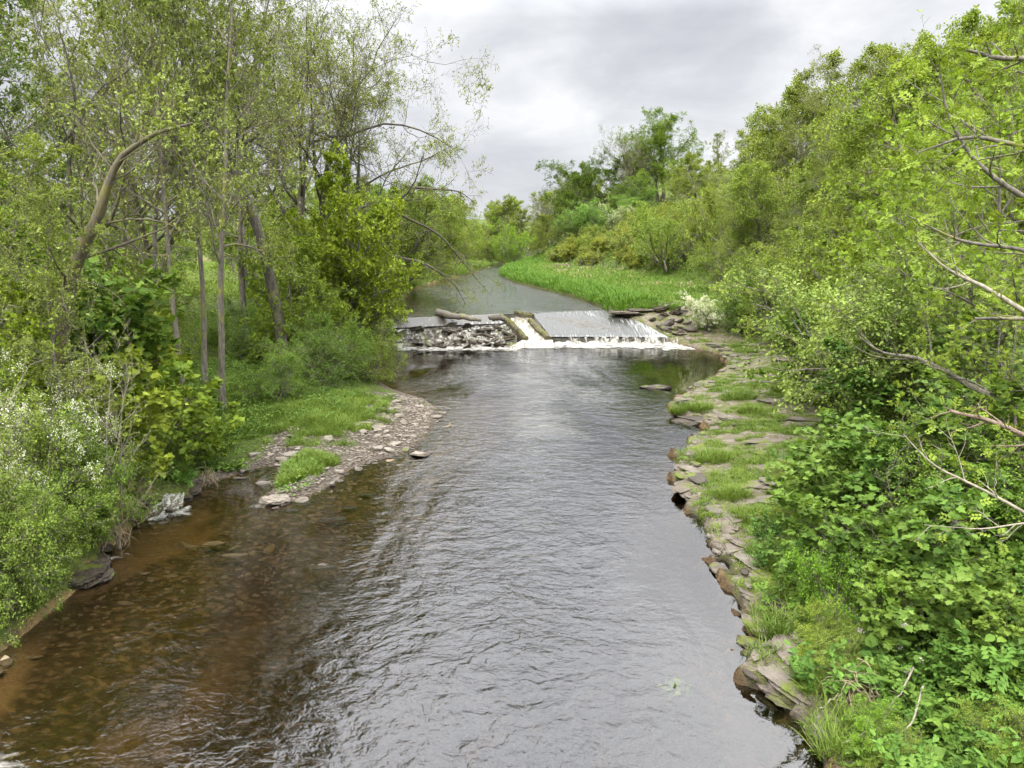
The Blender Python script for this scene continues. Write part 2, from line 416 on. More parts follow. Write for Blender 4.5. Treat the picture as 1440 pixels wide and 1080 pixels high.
# bright understorey maples
for i in range(2):
    tree_kind(f'maple{i}', 'maple_tree', 6.0, .11, 100+i, S(16, .1, 1, 58, .5, .5, 6, .15, .03, .4), S(8, .15, 1, 48, .5, .55, 5, .2, .01, planar=.35),
              S(6, .15, 1, 50, .5, .55, 4, .2, -.02), S(3, .1, 1, 50, .5, .6, 3, .2, 0, minr=.004), 6, .12, 'lime', stems=2, lean=.2, wig0=.08)
def blossom(frac, sz=.05, per=5, clump=.06, cut=.5):
    def f(lv, rnd):
        P = lv[-1][0]; sel = P[rnd.rand(len(P)) < frac]
        w = fbm(sel[:, 0, 0]*1.4+4, sel[:, 0, 1]*1.4+sel[:, 0, 2], 2) > cut
        sel = sel[w]
        a, d = anchors(sel, per*3, .3, 1.1, rnd, clump)
        V, Fc, at = leaves(a, rnd.randn(*d.shape), sz, T_OVAL, rnd, .8, 1)
        return [('blossom', mesh_np('blossom', V, Fc, M['bloom'], False, at), False)]
    return f
for i in range(2):
    tree_kind(f'haw{i}', 'hawthorn_bush', 3.4, .06, 120+i, S(9, .1, 1, 50, .55, .55, 6, .2, .03), S(8, .1, 1, 50, .5, .6, 5, .25, 0),
              S(6, .1, 1, 50, .5, .6, 3, .25, -.02, minr=.003), None, 9, .06, 'leaf', stems=6, lean=.4, wig0=.12, crown='foliage', trunk='stems', tmpl=T_OVAL, extra=blossom(.34 if i else .25, .038, 7), spread=.04)
tree_kind('haw2', 'hawthorn_bush', 3.4, .06, 131, S(9, .1, 1, 50, .55, .55, 6, .2, .03), S(8, .1, 1, 50, .5, .6, 5, .25, 0),
          S(6, .1, 1, 50, .5, .6, 3, .25, -.02, minr=.003), None, 7, .06, 'leaf', stems=5, lean=.38, wig0=.12, crown='foliage', trunk='stems', tmpl=T_OVAL, extra=blossom(.45, .055, 6, .05, .45), spread=.04)
for i in range(3):
    tree_kind(f'bush{i}', 'leafy_bush', 2.2, .035, 140+i, S(8, .1, 1, 48, .6, .55, 5, .2, .0), S(7, .1, 1, 50, .55, .6, 4, .25, -.02),
              S(5, .1, 1, 50, .55, .6, 3, .25, -.03, minr=.0025), None, 15, .046, 'leaf', stems=8, lean=.5, wig0=.14, crown='foliage', trunk='stems', tmpl=T_OVAL, spread=.04)
# broad five-lobed leaves, close to the bridge
for i in range(3):
    tree_kind(f'syc{i}', 'sycamore_sapling', 4.2, .055, 160+i, S(9, .12, 1, 55, .5, .5, 6, .14, .03, .4), S(6, .15, 1, 48, .55, .55, 5, .16, .02, planar=.3),
              S(4, .2, 1, 45, .5, .6, 4, .16, .0, minr=.003), None, 6, .185, 'syc', stems=4, lean=.5, wig0=.08, crown='foliage', trunk='stems', tmpl=T_LOBE, spread=.07)
for i in range(2):
    tree_kind(f'ash{i}', 'ash_tree', 8.5, .12, 180+i, S(16, .12, 1, 55, .5, .5, 8, .14, .04, .35), S(6, .2, 1, 48, .5, .55, 6, .18, .05),
              S(6, .2, 1, 48, .5, .6, 4, .2, .04, minr=.006), None, 7, .145, 'lime', stems=2, lean=.3, wig0=.08, tmpl=T_ASH, spread=.03)
# low scrub on the valley side
for i in range(2):
    tree_kind(f'gorse{i}', 'scrub_bush', 1.5, .03, 200+i, S(10, .1, 1, 45, .6, .6, 5, .2, 0), S(7, .1, 1, 48, .6, .6, 4, .25, -.01),
              S(5, .1, 1, 50, .55, .6, 3, .25, 0, minr=.003), None, 7, .085, 'olive', stems=10, lean=1.1, wig0=.14, crown='foliage', trunk='stems', spread=.05)
# nearly bare pale sapling
tree_kind('bare0', 'bare_sapling', 4.2, .035, 220, S(12, .2, 1, 42, .4, .55, 6, .15, .05), S(6, .2, 1, 40, .5, .6, 4, .2, .05), S(3, .2, 1, 42, .5, .6, 3, .2, .03, minr=.003), None, 2, .05, 'lime', 'pale', stems=2, lean=.2, wig0=.08)
# brown-grey twiggy, hardly any leaf
tree_kind('twiggy0', 'bare_tree', 8, .14, 230, S(20, .25, 1, 38, .5, .5, 7, .14, .05, .4), S(9, .15, 1, 40, .5, .55, 5, .2, .03), S(8, .1, 1, 42, .5, .6, 4, .25, .02), S(3, .1, 1, 42, .6, .6, 3, .25, 0, minr=.007), 1, .08, 'olive', 'bark', stems=2, lean=.15)

# ================================================================== ground
def axis(a, b, fine, lo, hi, g=1.09):
    m = list(np.arange(a, b+1e-6, fine)); s = fine
    while m[-1] < hi: s *= g; m.append(m[-1]+s)
    s = fine; f = []
    v = a
    while v > lo: s *= g; v -= s; f.append(v)
    return np.array(f[::-1]+m)
gx = axis(-12.5, 12.5, .13, -420, 420, 1.07); gy = axis(5.5, 34, .13, -30, 700, 1.03)
XX, YY = np.meshgrid(gx, gy)
ZZ = height(XX, YY); DD = sdist(XX, YY)
nx, ny = len(gx), len(gy)
ii = (np.arange(ny-1)[:, None]*nx+np.arange(nx-1)[None]).reshape(-1)
gf = np.stack([ii, ii+1, ii+1+nx, ii+nx], 1)
right = XX > np.interp(YY, CEN[:, 0], CEN[:, 1])
foot = np.interp(YY, FOOT[:, 0], FOOT[:, 1])
nA = fbm(XX*.55+3, YY*.8, 4); nB = fbm(XX*2.1, YY*3.2+8, 4)
rock = np.where(right & (YY < 48) & (DD > -.4), np.clip(sstep(.45, .53, nA*.5+nB*.5+.16*sstep(1.2, 0, DD)-.05*sstep(16, 12, YY)), 0, 1)*sstep(foot+1, foot-1, XX), 0)
rock = np.where(right & (YY < 48) & (DD > -.6) & (DD < .55), np.maximum(rock, sstep(.40, .50, nB*.6+nA*.4+.12*sstep(.3, -.1, DD))), rock)
rock = np.where(right & (YY > 43.5) & (YY < 52) & (DD < 2.6) & (DD > -.5), 1, rock)
bx0, by0 = U(388, 705)
bar = (~right) & (YY > 17.6) & (YY < 31) & (XX > -7.4)
gravel = np.where(bar & (DD > -.3), sstep(2.7, 1.3, DD+(nB-.5)*3.6), 0)
gravel = np.where((~right) & (YY < 44) & (YY > 19) & (DD < .35), 1, gravel)
bed = (DD < 0).astype(float)
gm = mesh_np('ground', np.stack([XX, YY, ZZ], -1).reshape(-1, 3), gf, [], True)
ca = gm.color_attributes.new('cover', 'FLOAT_COLOR', 'POINT')
ca.data.foreach_set('color', np.stack([rock, gravel, bed, np.clip(-DD, 0, 4)/4], -1).reshape(-1).astype(np.float32))
m, t = mat('ground_cover')
v = t.n('ShaderNodeNewGeometry').outputs['Position']
at = t.n('ShaderNodeAttribute', attribute_name='cover')
sp = t.n('ShaderNodeSeparateColor'); t.set(sp.inputs[0], at.outputs['Color'])
n1 = t.noise(v, .7, 5); n2 = t.noise(v, 9, 5); n3 = t.noise(v, 45, 3)
green = t.mix(t.maprange(n1, .35, .65), rgb(.075, .12, .018), rgb(.12, .15, .03))
green = t.mix(t.maprange(n2, .45, .7), green, rgb(.055, .065, .025))
strat = t.noise(t.stretch(v, 1.2, 4.5, 9), 1.6, 6, .6)
rk = t.ramp(t.math('ADD', t.math('MULTIPLY', strat, .65), t.math('MULTIPLY', n2, .35)), [(.3, (.07, .053, .04)), (.47, (.17, .138, .11)), (.6, (.29, .245, .20)), (.75, (.44, .39, .33))])
mossk = t.maprange(t.noise(v, 2.6, 7, .8, .7), .44, .60)
rk = t.mix(mossk, rk, t.mix(n3, rgb(.06, .085, .015), rgb(.17, .185, .035)))
vor = t.n('ShaderNodeTexVoronoi'); t.set(vor.inputs['Vector'], t.stretch(v, 1, 1.6, 1)); vor.inputs['Scale'].default_value = 11
gv = t.mix(t.math('MULTIPLY', vor.outputs['Distance'], 1.5, True), t.mix(vor.outputs['Color'], rgb(.14, .112, .085), rgb(.32, .275, .225)), rgb(.07, .055, .042))
vor2 = t.n('ShaderNodeTexVoronoi'); wv_ = t.n('ShaderNodeVectorMath', operation='ADD'); t.set(wv_.inputs[0], v)
ws_ = t.n('ShaderNodeVectorMath', operation='SCALE'); t.set(ws_.inputs[0], t.noise(v, 3.5, 3, 0, .6, 1)); ws_.inputs['Scale'].default_value = .45; t.set(wv_.inputs[1], ws_.outputs[0])
t.set(vor2.inputs['Vector'], t.stretch(wv_.outputs[0], 1, 1.5, 1)); vor2.inputs['Scale'].default_value = 4.5
sepc = t.n('ShaderNodeSeparateColor'); t.set(sepc.inputs[0], vor2.outputs['Color'])
cob = t.mix(sepc.outputs[0], rgb(.155, .10, .05), rgb(.27, .175, .09))
cob = t.mix(t.maprange(vor2.outputs['Distance'], .25, .55), cob, rgb(.095, .062, .032))
sand = t.mix(n2, rgb(.30, .19, .085), rgb(.42, .27, .125))
sandk = t.maprange(t.noise(t.stretch(v, .55, .22, 1), 1.0, 3, .3), .50, .60)
sxb = t.n('ShaderNodeSeparateXYZ'); t.set(sxb.inputs[0], v)
sandk = t.math('MULTIPLY', sandk, t.maprange(sxb.outputs[0], -3.4, -5.6))
bd = t.mix(sandk, cob, t.mix(t.maprange(n3, .5, .7, 0, .6), sand, cob))
zb_ = t.n('ShaderNodeSeparateXYZ'); t.set(zb_.inputs[0], v)
wetb = t.maprange(t.math('ADD', zb_.outputs[2], t.math('MULTIPLY', n2, .16)), .10, .20, .8, 0)
rk = t.mix(wetb, rk, rgb(.04, .03, .022))
col = t.mix(sp.outputs[0], green, rk); col = t.mix(sp.outputs[1], col, gv); col = t.mix(sp.outputs[2], col, bd)
n4 = t.noise(t.stretch(v, 2.0, 6, 14), 3.5, 6, .4, .65)
hgt = t.math('ADD', t.math('ADD', t.math('MULTIPLY', n2, .5), t.math('MULTIPLY', n4, .6)), t.math('ADD', t.math('MULTIPLY', strat, .9), t.math('MULTIPLY', vor.outputs['Distance'], -.25)))
p = t.n('ShaderNodeBsdfPrincipled', i_Base_Color=col, i_Roughness=.9, i_Normal=t.bump(hgt, .10))
p.inputs['Specular IOR Level'].default_value = .2
t.out(p.outputs[0]); gm.materials.append(m)
tag(obj('ground', gm), 'ground of the river banks, stream bed and wooded valley side', kind='structure')

# ================================================================== water
def water_mat(name, riffle=1.0, flowy=True):
    m, t = mat(name)
    v = t.n('ShaderNodeNewGeometry').outputs['Position']
    warp = t.noise(v, .35, 2, 0, .5, 1)
    vv = t.n('ShaderNodeVectorMath', operation='ADD'); t.set(vv.inputs[0], v)
    sc_ = t.n('ShaderNodeVectorMath', operation='SCALE'); t.set(sc_.inputs[0], warp); sc_.inputs['Scale'].default_value = 1.2
    t.set(vv.inputs[1], sc_.outputs[0]); w = vv.outputs[0]
    a = t.noise(t.stretch(w, .8, 1.0, 1, .35), 5.0, 3, .7, .5)
    b = t.noise(t.stretch(w, .9, 1.15, 1, -.2), 1.7, 2, .4, .5)
    c = t.noise(w, 14, 2, .3)
    big = t.noise(t.stretch(v, .30, .11, 1), 1.0, 3, .4)
    # the current runs choppiest down the middle of the reach
    sx = t.n('ShaderNodeSeparateXYZ'); t.set(sx.inputs[0], v)
    mid = t.math('ADD', sx.outputs[0], t.math('MULTIPLY', sx.outputs[1], -.09))
    core = t.math('SUBTRACT', 1.0, t.math('MULTIPLY', t.math('ABSOLUTE', t.math('ADD', mid, 1.3)), .22), True)
    k = t.math('MULTIPLY', t.math('ADD', t.maprange(big, .40, .62, .05, .9), t.math('MULTIPLY', core, .7)), t.maprange(mid, -.2, 2.2, 1, .4))
    if not flowy: k = .8
    h = t.math('ADD', t.math('MULTIPLY', a, 1.0), t.math('ADD', t.math('MULTIPLY', b, 1.6), t.math('MULTIPLY', c, .28)))
    nb = t.bump(t.math('MULTIPLY', h, k), .029*riffle, 1.0)
    fr = t.n('ShaderNodeFresnel', i_IOR=1.85, i_Normal=nb)
    gl = t.n('ShaderNodeBsdfGlossy', i_Color=rgb(1, 1, 1), i_Roughness=.035, i_Normal=nb)
    tr = t.n('ShaderNodeBsdfTransparent', i_Color=rgb(.97, .95, .9))
    mx = t.n('ShaderNodeMixShader', i_0=fr.outputs[0])
    t.t.links.new(tr.outputs[0], mx.inputs[1]); t.t.links.new(gl.outputs[0], mx.inputs[2])
    va = t.n('ShaderNodeVolumeAbsorption', i_Color=rgb(.68, .56, .22), i_Density=2.4)
    t.out(mx.outputs[0], va.outputs[0]); return m
M['water'] = water_mat('peaty_water'); M['upwater'] = water_mat('calm_peaty_water', 2.3, False)
def prism(name, outline, z0, z1, mt):
    bm = bmesh.new()
    a = [bm.verts.new((x, y, z1)) for x, y in outline]; b = [bm.verts.new((x, y, z0)) for x, y in outline]
    bm.faces.new(a); bm.faces.new(b[::-1]); n = len(a)
    for i in range(n): bm.faces.new((a[i], b[i], b[(i+1) % n], a[(i+1) % n]))
    bmesh.ops.recalc_face_normals(bm, faces=bm.faces)
    me = bpy.data.meshes.new(name); bm.to_mesh(me); bm.free(); me.materials.append(mt); return me
tag(obj('river_water', prism('river_water', [(-16, -28), (11.5, -28), (11.5, 12), (14, 45.9), (-16, 45.9)], -1.8, 0, M['water'])), 'dark peaty river water below the weir', kind='structure')
tag(obj('upper_river_water', prism('upper_river_water', [(-15, crestY(-15)+.05), (9, crestY(9)+.05), (22, 75), (22, 158), (-95, 158), (-95, 100), (-18, 60)], -.2, WU, M['upwater'])), 'calm grey water held back above the weir', kind='structure')

# foam and running film
def foam_mat(name, cover, sx, sy, scale, base=None, white=(.50, .48, .42)):
    m, t = mat(name)
    v = t.n('ShaderNodeNewGeometry').outputs['Position']
    at = t.n('ShaderNodeAttribute', attribute_name='rnd').outputs['Fac']
    n = t.noise(t.stretch(v, sx, sy, .6), scale, 6, .8, .6)
    k = t.maprange(t.math('ADD', n, t.math('MULTIPLY', t.math('SUBTRACT', at, .5), .6)), cover-.10, cover+.13)
    n2 = t.noise(v, 30, 3)
    wh = t.n('ShaderNodeBsdfPrincipled', i_Base_Color=t.mix(n2, rgb(*[c*.75 for c in white]), rgb(*white)), i_Roughness=.5, i_Normal=t.bump(t.noise(v, 18, 4), .04))
    if base is None: dk = t.n('ShaderNodeBsdfTransparent', i_Color=rgb(1, 1, 1))
    else:
        dk = t.n('ShaderNodeBsdfPrincipled', i_Base_Color=rgb(*base), i_Roughness=.12, i_Normal=t.bump(t.noise(t.stretch(v, 5, 1, 1), 4, 3), .03))
        dk.inputs['IOR'].default_value = 1.33; dk.inputs['Specular IOR Level'].default_value = .5
    mx = t.n('ShaderNodeMixShader', i_0=k)
    t.t.links.new(dk.outputs[0], mx.inputs[1]); t.t.links.new(wh.outputs[0], mx.inputs[2])
    t.out(mx.outputs[0]); return m
M['foam'] = foam_mat('white_water', .57, 2.2, 1.6, 2.0)
M['surf'] = foam_mat('foam_on_water', .56, 1.0, 2.2, 2.2)
M['film'] = foam_mat('running_film', .64, 9, .5, 1.5, (.055, .055, .046), (.36, .36, .34))
M['filmleft'] = foam_mat('running_film_shallow', .69, 4.5, .35, 1.5, (.085, .075, .06), (.6, .6, .56))
M['yellow'] = foam_mat('fast_brown_water', .50, 3, .8, 2.0, (.17, .15, .10), (.48, .46, .41))
def sheet(name, fn, nu, nv, mt, dens=None):
    u, v = np.meshgrid(np.linspace(0, 1, nu), np.linspace(0, 1, nv))
    V = fn(u, v).reshape(-1, 3)
    i = (np.arange(nv-1)[:, None]*nu+np.arange(nu-1)[None]).reshape(-1)
    Fc = np.stack([i, i+1, i+1+nu, i+nu], 1)
    d = np.full(len(Fc), .5) if dens is None else dens(u[:-1, :-1], v[:-1, :-1]).reshape(-1)
    return mesh_np(name, V, Fc, mt, True, d)

# ================================================================== weir
bpy_w = bpy.data.objects.new('weir', None); C.objects.link(bpy_w); bpy_w.location = (0, 47, 0)
tag(bpy_w, 'low stone weir across the river with a smooth sloping apron', 'weir')
def wob(name, me):
    me.transform(__import__('mathutils').Matrix.Translation((0, -47, 0))); return obj(name, me, bpy_w)
m, t = mat('weir_concrete'); v = t.n('ShaderNodeNewGeometry').outputs['Position']; n = t.noise(v, 4, 5)
p = t.n('ShaderNodeBsdfPrincipled', i_Base_Color=t.ramp(n, [(.3, (.035, .033, .026)), (.7, (.12, .11, .085))]), i_Roughness=.5, i_Normal=t.bump(n, .04)); t.out(p.outputs[0]); M['conc'] = m
AX0, AX1, BX0, BX1, FY = 1.2, 7.0, 2.25, 9.3, 45.6
def solid(name, top, zb, mt):
    """a block whose top is the quad/polyline strip TOP (two rows of points) going down to ZB"""
    bm = bmesh.new(); rows = [[bm.verts.new(q) for q in r] for r in top]; low = [[bm.verts.new((q[0], q[1], zb)) for q in r] for r in top]
    for a, b in zip(rows[:-1], rows[1:]):
        for i in range(len(a)-1): bm.faces.new((a[i], a[i+1], b[i+1], b[i]))
    for a, b in zip(low[:-1], low[1:]):
        for i in range(len(a)-1): bm.faces.new((a[i], b[i], b[i+1], a[i+1]))
    for r, l in ((rows[0], low[0]), (rows[-1], low[-1])):
        for i in range(len(r)-1): bm.faces.new((r[i], l[i], l[i+1], r[i+1]))
    for j in (0, -1):
        for a, b, c, d in zip([r[j] for r in rows[:-1]], [r[j] for r in rows[1:]], [r[j] for r in low[:-1]], [r[j] for r in low[1:]]): bm.faces.new((a, b, d, c))
    bmesh.ops.recalc_face_normals(bm, faces=bm.faces)
    me = bpy.data.meshes.new(name); bm.to_mesh(me); bm.free(); me.materials.append(mt); return me
wob('apron', solid('apron', [[(AX0, crestY(AX0), 1.47), (AX1, crestY(AX1), 1.47)], [(BX0, FY, .45), (BX1, FY, .45)]], -1, M['conc']))
wob('left_face', solid('left_face', [[(-7.6, crestY(-7.6), 1.47), (-.7, crestY(-.7), 1.47)], [(-7.6, crestY(-7.6)-1.25, 1.02), (-.5, crestY(-.7)-1.25, 1.02)]], -1, M['conc']))
wob('crest', solid('crest', [[(-7.8, crestY(-7.8)+.45, 1.50), (7.2, crestY(7.2)+.45, 1.50)], [(-7.8, crestY(-7.8), 1.50), (7.2, crestY(7.2), 1.50)]], -1, M['conc']))
# water running over it
def f(u, v):
    xa = AX0+.05+u*(AX1-AX0-.05); ya = crestY(xa)+.5; xb = BX0+.05+u*(BX1-BX0-.05)
    tt = np.clip((v-.08)/.92, 0, 1)
    x = xa+(xb-xa)*tt; y = ya+(FY-.08-ya)*v
    z = np.where(v < .08, 1.57-.02*v/.08, 1.56-1.04*tt) + .025*vnoise(x*5, y*1.2) - .01
    return np.stack([x, y, z], -1)
wf = sheet('weir_film', f, 90, 60, M['film'], lambda u, v: .44+.35*sstep(.72, .95, u)*sstep(.2, .6, v)+.25*sstep(.9, 1, v)+.3*np.exp(-((u-.62)/.05)**2-((v-.2)/.1)**2))
tag(obj('weir_water', wf), 'thin sheet of grey water sliding down the weir apron', 'running water', kind='stuff')
def f(u, v):
    x = -7.5+u*6.95; cy = crestY(x)+.5
    y = cy-v*1.8; z = np.where(y > crestY(x), 1.565, 1.55-.43*(crestY(x)-y)/1.3)+.025*vnoise(x*5, y*1.5)
    return np.stack([x, y, z], -1)
tag(obj('weir_water', sheet('weir_film_left', f, 90, 24, M['filmleft'], lambda u, v: .40+.2*sstep(.6, 1, v))), 'thin water spilling over the left half of the weir crest', 'running water', kind='stuff')
# broken white cascade below the left half
def zc(x, y):
    yf = crestY(x)-1.25; tt = np.clip((yf-y)/(yf-43.7), 0, 1)
    return 1.04*(1-tt)**.9 + (vnoise(x*1.6, y*1.6)-.5)*.34*np.sin(tt*3.1) + (vnoise(x*5, y*4)-.5)*.10
def f(u, v):
    x = -7.7+u*7.7; yf = crestY(x)-1.2; y = yf+(43.3-yf)*v
    return np.stack([x, y, np.maximum(zc(x, y), .03)], -1)
tag(obj('white_water', sheet('cascade', f, 160, 60, M['foam'], lambda u, v: .50+.28*np.exp(-((u-.13)/.06)**2)+.1*np.exp(-((u-.75)/.1)**2))), 'white water breaking over dark rocks below the left half of the weir', 'white water', kind='stuff')
def f(u, v):
    x = -7.9+u*8.2; yf = crestY(x)-1.15; y = yf+(43.5-yf)*v
    return np.stack([x, y, zc(x, y)-.13+(fbm(x*2.5, y*2.5, 3)-.5)*.25], -1)
tag(obj('rock_bed', sheet('rock_bed', f, 120, 50, M['wet'])), 'wet dark bedrock under the cascade', kind='structure')
# curtain off the apron edge
def f(u, v):
    x = BX0+.05+u*(BX1-BX0+.5); bulge = (.25+.3*vnoise(u*30, u*0+3))*np.sqrt(v)
    y = FY-.07-bulge-.05*vnoise(x*7, v*5); z = .51-.55*v**1.6+.03*vnoise(x*9, v*3)
    return np.stack([x, y, z], -1)
tag(obj('white_water', sheet('curtain', f, 220, 16, M['foam'], lambda u, v: .49+.2*v-.22*sstep(.18, .05, u)+.5*(fbm(u*16, v*.6+7, 2)-.5))), 'curtain of white water falling off the apron edge', 'white water', kind='stuff')
# churned foam lying at the foot of the weir, lumpy
def splash(name, x0, x1, yb, wid, hgt, label, dens=.56, n=150, seed=0):
    def f(u, v):
        x = x0+u*(x1-x0); y = yb(x)-wid*v*(.6+.8*vnoise(x*1.3+seed, x*0))
        z = .015+hgt*(1-v)**2*(fbm(x*3+seed, y*3, 4))
        return np.stack([x, y, z], -1)
    tag(obj('foam', sheet(name, f, n, 30, M['surf'], lambda u, v: dens+.22*(1-v)**1.5+.3*(fbm(u*9+seed, v*2, 3)-.55)-.35*sstep(.5, 1, v)-.3*(sstep(.04, 0, u)+sstep(.96, 1, u)))), label, 'foam', kind='stuff')
splash('foam_a', BX0-2.3, BX1+1.4, lambda x: 45.45+0*x, 1.5, .38, 'white foam along the foot of the sloping apron', .66, 260)
splash('foam_b', -7.6, .6, lambda x: 43.9+0*x, .9, .22, 'thin white foam below the rocky cascade', .52, 200, 5)
splash('foam_c', 8.6, 11.2, lambda x: 44.4+0*x, 1.1, .08, 'streaks of foam beside the white flowering bush', .56, 80, 9)

# fish pass walls
fp = bpy.data.objects.new('fish_pass', None); C.objects.link(fp); tag(fp, 'mossy stone walls of the stepped channel in the middle of the weir', 'fish pass')
def wall(pts, wdt, name='wall'):
    """pts: (x,y,ztop)"""
    bm = bmesh.new(); L_, R_, n = [], [], len(pts)
    sub = []
    for a, b in zip(pts[:-1], pts[1:]):
        k = 9
        for j in range(k): sub.append(Vector(a).lerp(Vector(b), j/k))
    sub.append(Vector(pts[-1])); rows = []
    for i, q in enumerate(sub):
        d = (sub[min(i+1, len(sub)-1)]-sub[max(i-1, 0)]); d.z = 0; d.normalize(); s = Vector((d.y, -d.x, 0))*wdt/2
        w = 1+.25*(random.random()-.5); dz = .12*(random.random()-.5)
        rows.append([bm.verts.new(q-s*w+Vector((0, 0, -1.6))), bm.verts.new(q-s*w+Vector((0, 0, dz-.06))), bm.verts.new(q-s*.5+Vector((0, 0, dz+.03))), bm.verts.new(q+s*.5+Vector((0, 0, dz+.03))), bm.verts.new(q+s*w+Vector((0, 0, dz-.06))), bm.verts.new(q+s*w+Vector((0, 0, -1.6)))])
    for a, b in zip(rows[:-1], rows[1:]):
        for i in range(5): bm.faces.new((a[i], a[i+1], b[i+1], b[i]))
    bm.faces.new(rows[0]); bm.faces.new(rows[-1][::-1])
    bmesh.ops.recalc_face_normals(bm, faces=bm.faces)
    bmesh.ops.subdivide_edges(bm, edges=bm.edges, cuts=1, use_grid_fill=True)
    for v_ in bm.verts: v_.co += Vector((random.random()-.5, random.random()-.5, random.random()-.5))*.05
    me = bpy.data.meshes.new(name); bm.to_mesh(me); bm.free(); me.materials.append(M['mosswall']); return obj(name, me, fp)
def Q(px, py, z): x, y = U(px, py, z); return (x, y, z)
def B(px, Y, z): return (X(px, Y, z), Y, z)
wall([B(704, 48.5, 1.6), B(722, 47.0, 1.15), B(740, 45.3, .55)], .34)
wall([B(724, 49.3, 1.66), B(750, 48.7, 1.55)], .3)
wall([B(746, 48.0, 1.3), B(771, 45.35, .6)], .4)
def f(u, v):
    A = np.array(B(716, 49.0, 1.35)); B1 = np.array(B(747, 48.6, 1.3)); A2 = np.array(B(739, 45.3, .36)); B2 = np.array(B(771, 45.3, .36))
    p_ = (A*(1-u[..., None])+B1*u[..., None])*(1-v[..., None])+(A2*(1-u[..., None])+B2*u[..., None])*v[..., None]
    p_[..., 2] += .1*(vnoise(u*6, v*9)-.5)
    return p_
tag(obj('white_water', sheet('pass_water', f, 30, 40, M['yellow'], lambda u, v: .44+.15*v)), 'yellowish white water rushing down the channel between mossy walls', 'white water', kind='stuff')
def f(u, v):
    A = np.array(B(736, 45.32, .37)); B1 = np.array(B(777, 45.32, .37)); A2 = np.array(B(716, 44.2, .02)); B2 = np.array(B(779, 44.4, .02))
    p_ = (A*(1-u[..., None])+B1*u[..., None])*(1-v[..., None])+(A2*(1-u[..., None])+B2*u[..., None])*v[..., None]
    p_[..., 2] += .05*np.sin(v*3.1)+.05*(vnoise(u*9, v*5)-.5)
    return p_
tag(obj('white_water', sheet('pass_fall', f, 50, 24, M['yellow'], lambda u, v: .62+0*u)), 'cream coloured fall spreading at the end of the mossy channel', 'white water', kind='stuff')

# ================================================================== stones
def hull(seed, flat=.35, n=22, cuts=1, sub=0, rough=.03):
    r = random.Random(seed); bm = bmesh.new()
    for i in range(n):
        a = r.random()*6.283; q = .75+.25*r.random()
        bm.verts.new((math.cos(a)*q*.5, math.sin(a)*q*.5*(.55+.3*((seed*37) % 10)/10), (r.random()-.5)*flat*(1 if r.random() < .6 else .9)))
    g = bmesh.ops.convex_hull(bm, input=bm.verts)
    bmesh.ops.delete(bm, geom=[v_ for v_ in bm.verts if not v_.link_faces], context='VERTS')
    bmesh.ops.bevel(bm, geom=bm.edges[:], offset=.018, segments=1, affect='EDGES')
    bmesh.ops.triangulate(bm, faces=bm.faces)
    for _ in range(sub):
        bmesh.ops.subdivide_edges(bm, edges=bm.edges, cuts=1)
        for v_ in bm.verts:
            v_.co += v_.normal*rough*(r.random()-.5)
    me = bpy.data.meshes.new('stone'); bm.to_mesh(me); bm.free(); return me
HS = [hull(s, .16+.22*(s % 5)/4, 18+s % 7) for s in range(12)]
HB = [hull(50+s, .3+.3*(s % 4)/3, 26, sub=2, rough=.05) for s in range(8)]
def ledge(seed):
    r = random.Random(seed); bm = bmesh.new()
    for i in range(20):
        a = r.random()*6.283; q = .8+.2*r.random()
        bm.verts.new((math.cos(a)*q*.5, math.sin(a)*q*.38, (r.random()-.5)*.4))
    bmesh.ops.convex_hull(bm, input=bm.verts)
    bmesh.ops.delete(bm, geom=[v_ for v_ in bm.verts if not v_.link_faces], context='VERTS')
    for _ in range(3): bmesh.ops.subdivide_edges(bm, edges=bm.edges, cuts=1); bmesh.ops.triangulate(bm, faces=bm.faces)
    nl = 6; off = [1+r.uniform(-.16, .10) for _ in range(nl+2)]; sh = [(r.uniform(-.05, .05), r.uniform(-.05, .05)) for _ in range(nl+2)]
    for v_ in bm.verts:
        f_ = (v_.co.z+.2)/.4*nl; k_ = int(max(0, min(nl, f_)))
        a = math.atan2(v_.co.y, v_.co.x); g = 1+.10*(float(vnoise(np.array(a*2.2+seed+k_*3.1), np.array(k_*1.7)))-.5)+.05*(r.random()-.5)
        v_.co.x = v_.co.x*off[k_]*g+sh[k_][0]; v_.co.y = v_.co.y*off[k_]*g+sh[k_][1]
        v_.co.z = (k_+.5+(f_-k_-.5)*.55)/nl*.4-.2+.012*(r.random()-.5)
    me = bpy.data.meshes.new('ledge'); bm.to_mesh(me); bm.free(); return me
HL = [ledge(70+s) for s in range(8)]
def variant(meshes, mt):
    out = []
    for me in meshes:
        c = me.copy(); c.materials.clear(); c.materials.append(mt); out.append(c)
    return out
ST, SK, LG, WT, WB = variant(HS, M['stone']), variant(HS, M['sunk']), variant(HL, M['ledge']), variant(HS, M['wet']), variant(HB[:4]+HL[:4], M['wet'])
def stone(lib, x, y, z, s, label, cat='stone', group=None, name='stone', sz=1.0, tilt=.18, rot=None, sx=1.0):
    o = obj(name, random.choice(lib)); o.location = (x, y, z); o.scale = (s*sx, s, s*sz)
    o.rotation_euler = ((random.random()-.5)*tilt*2, (random.random()-.5)*tilt*2, random.random()*6.28 if rot is None else rot)
    return tag(o, label, cat, group)
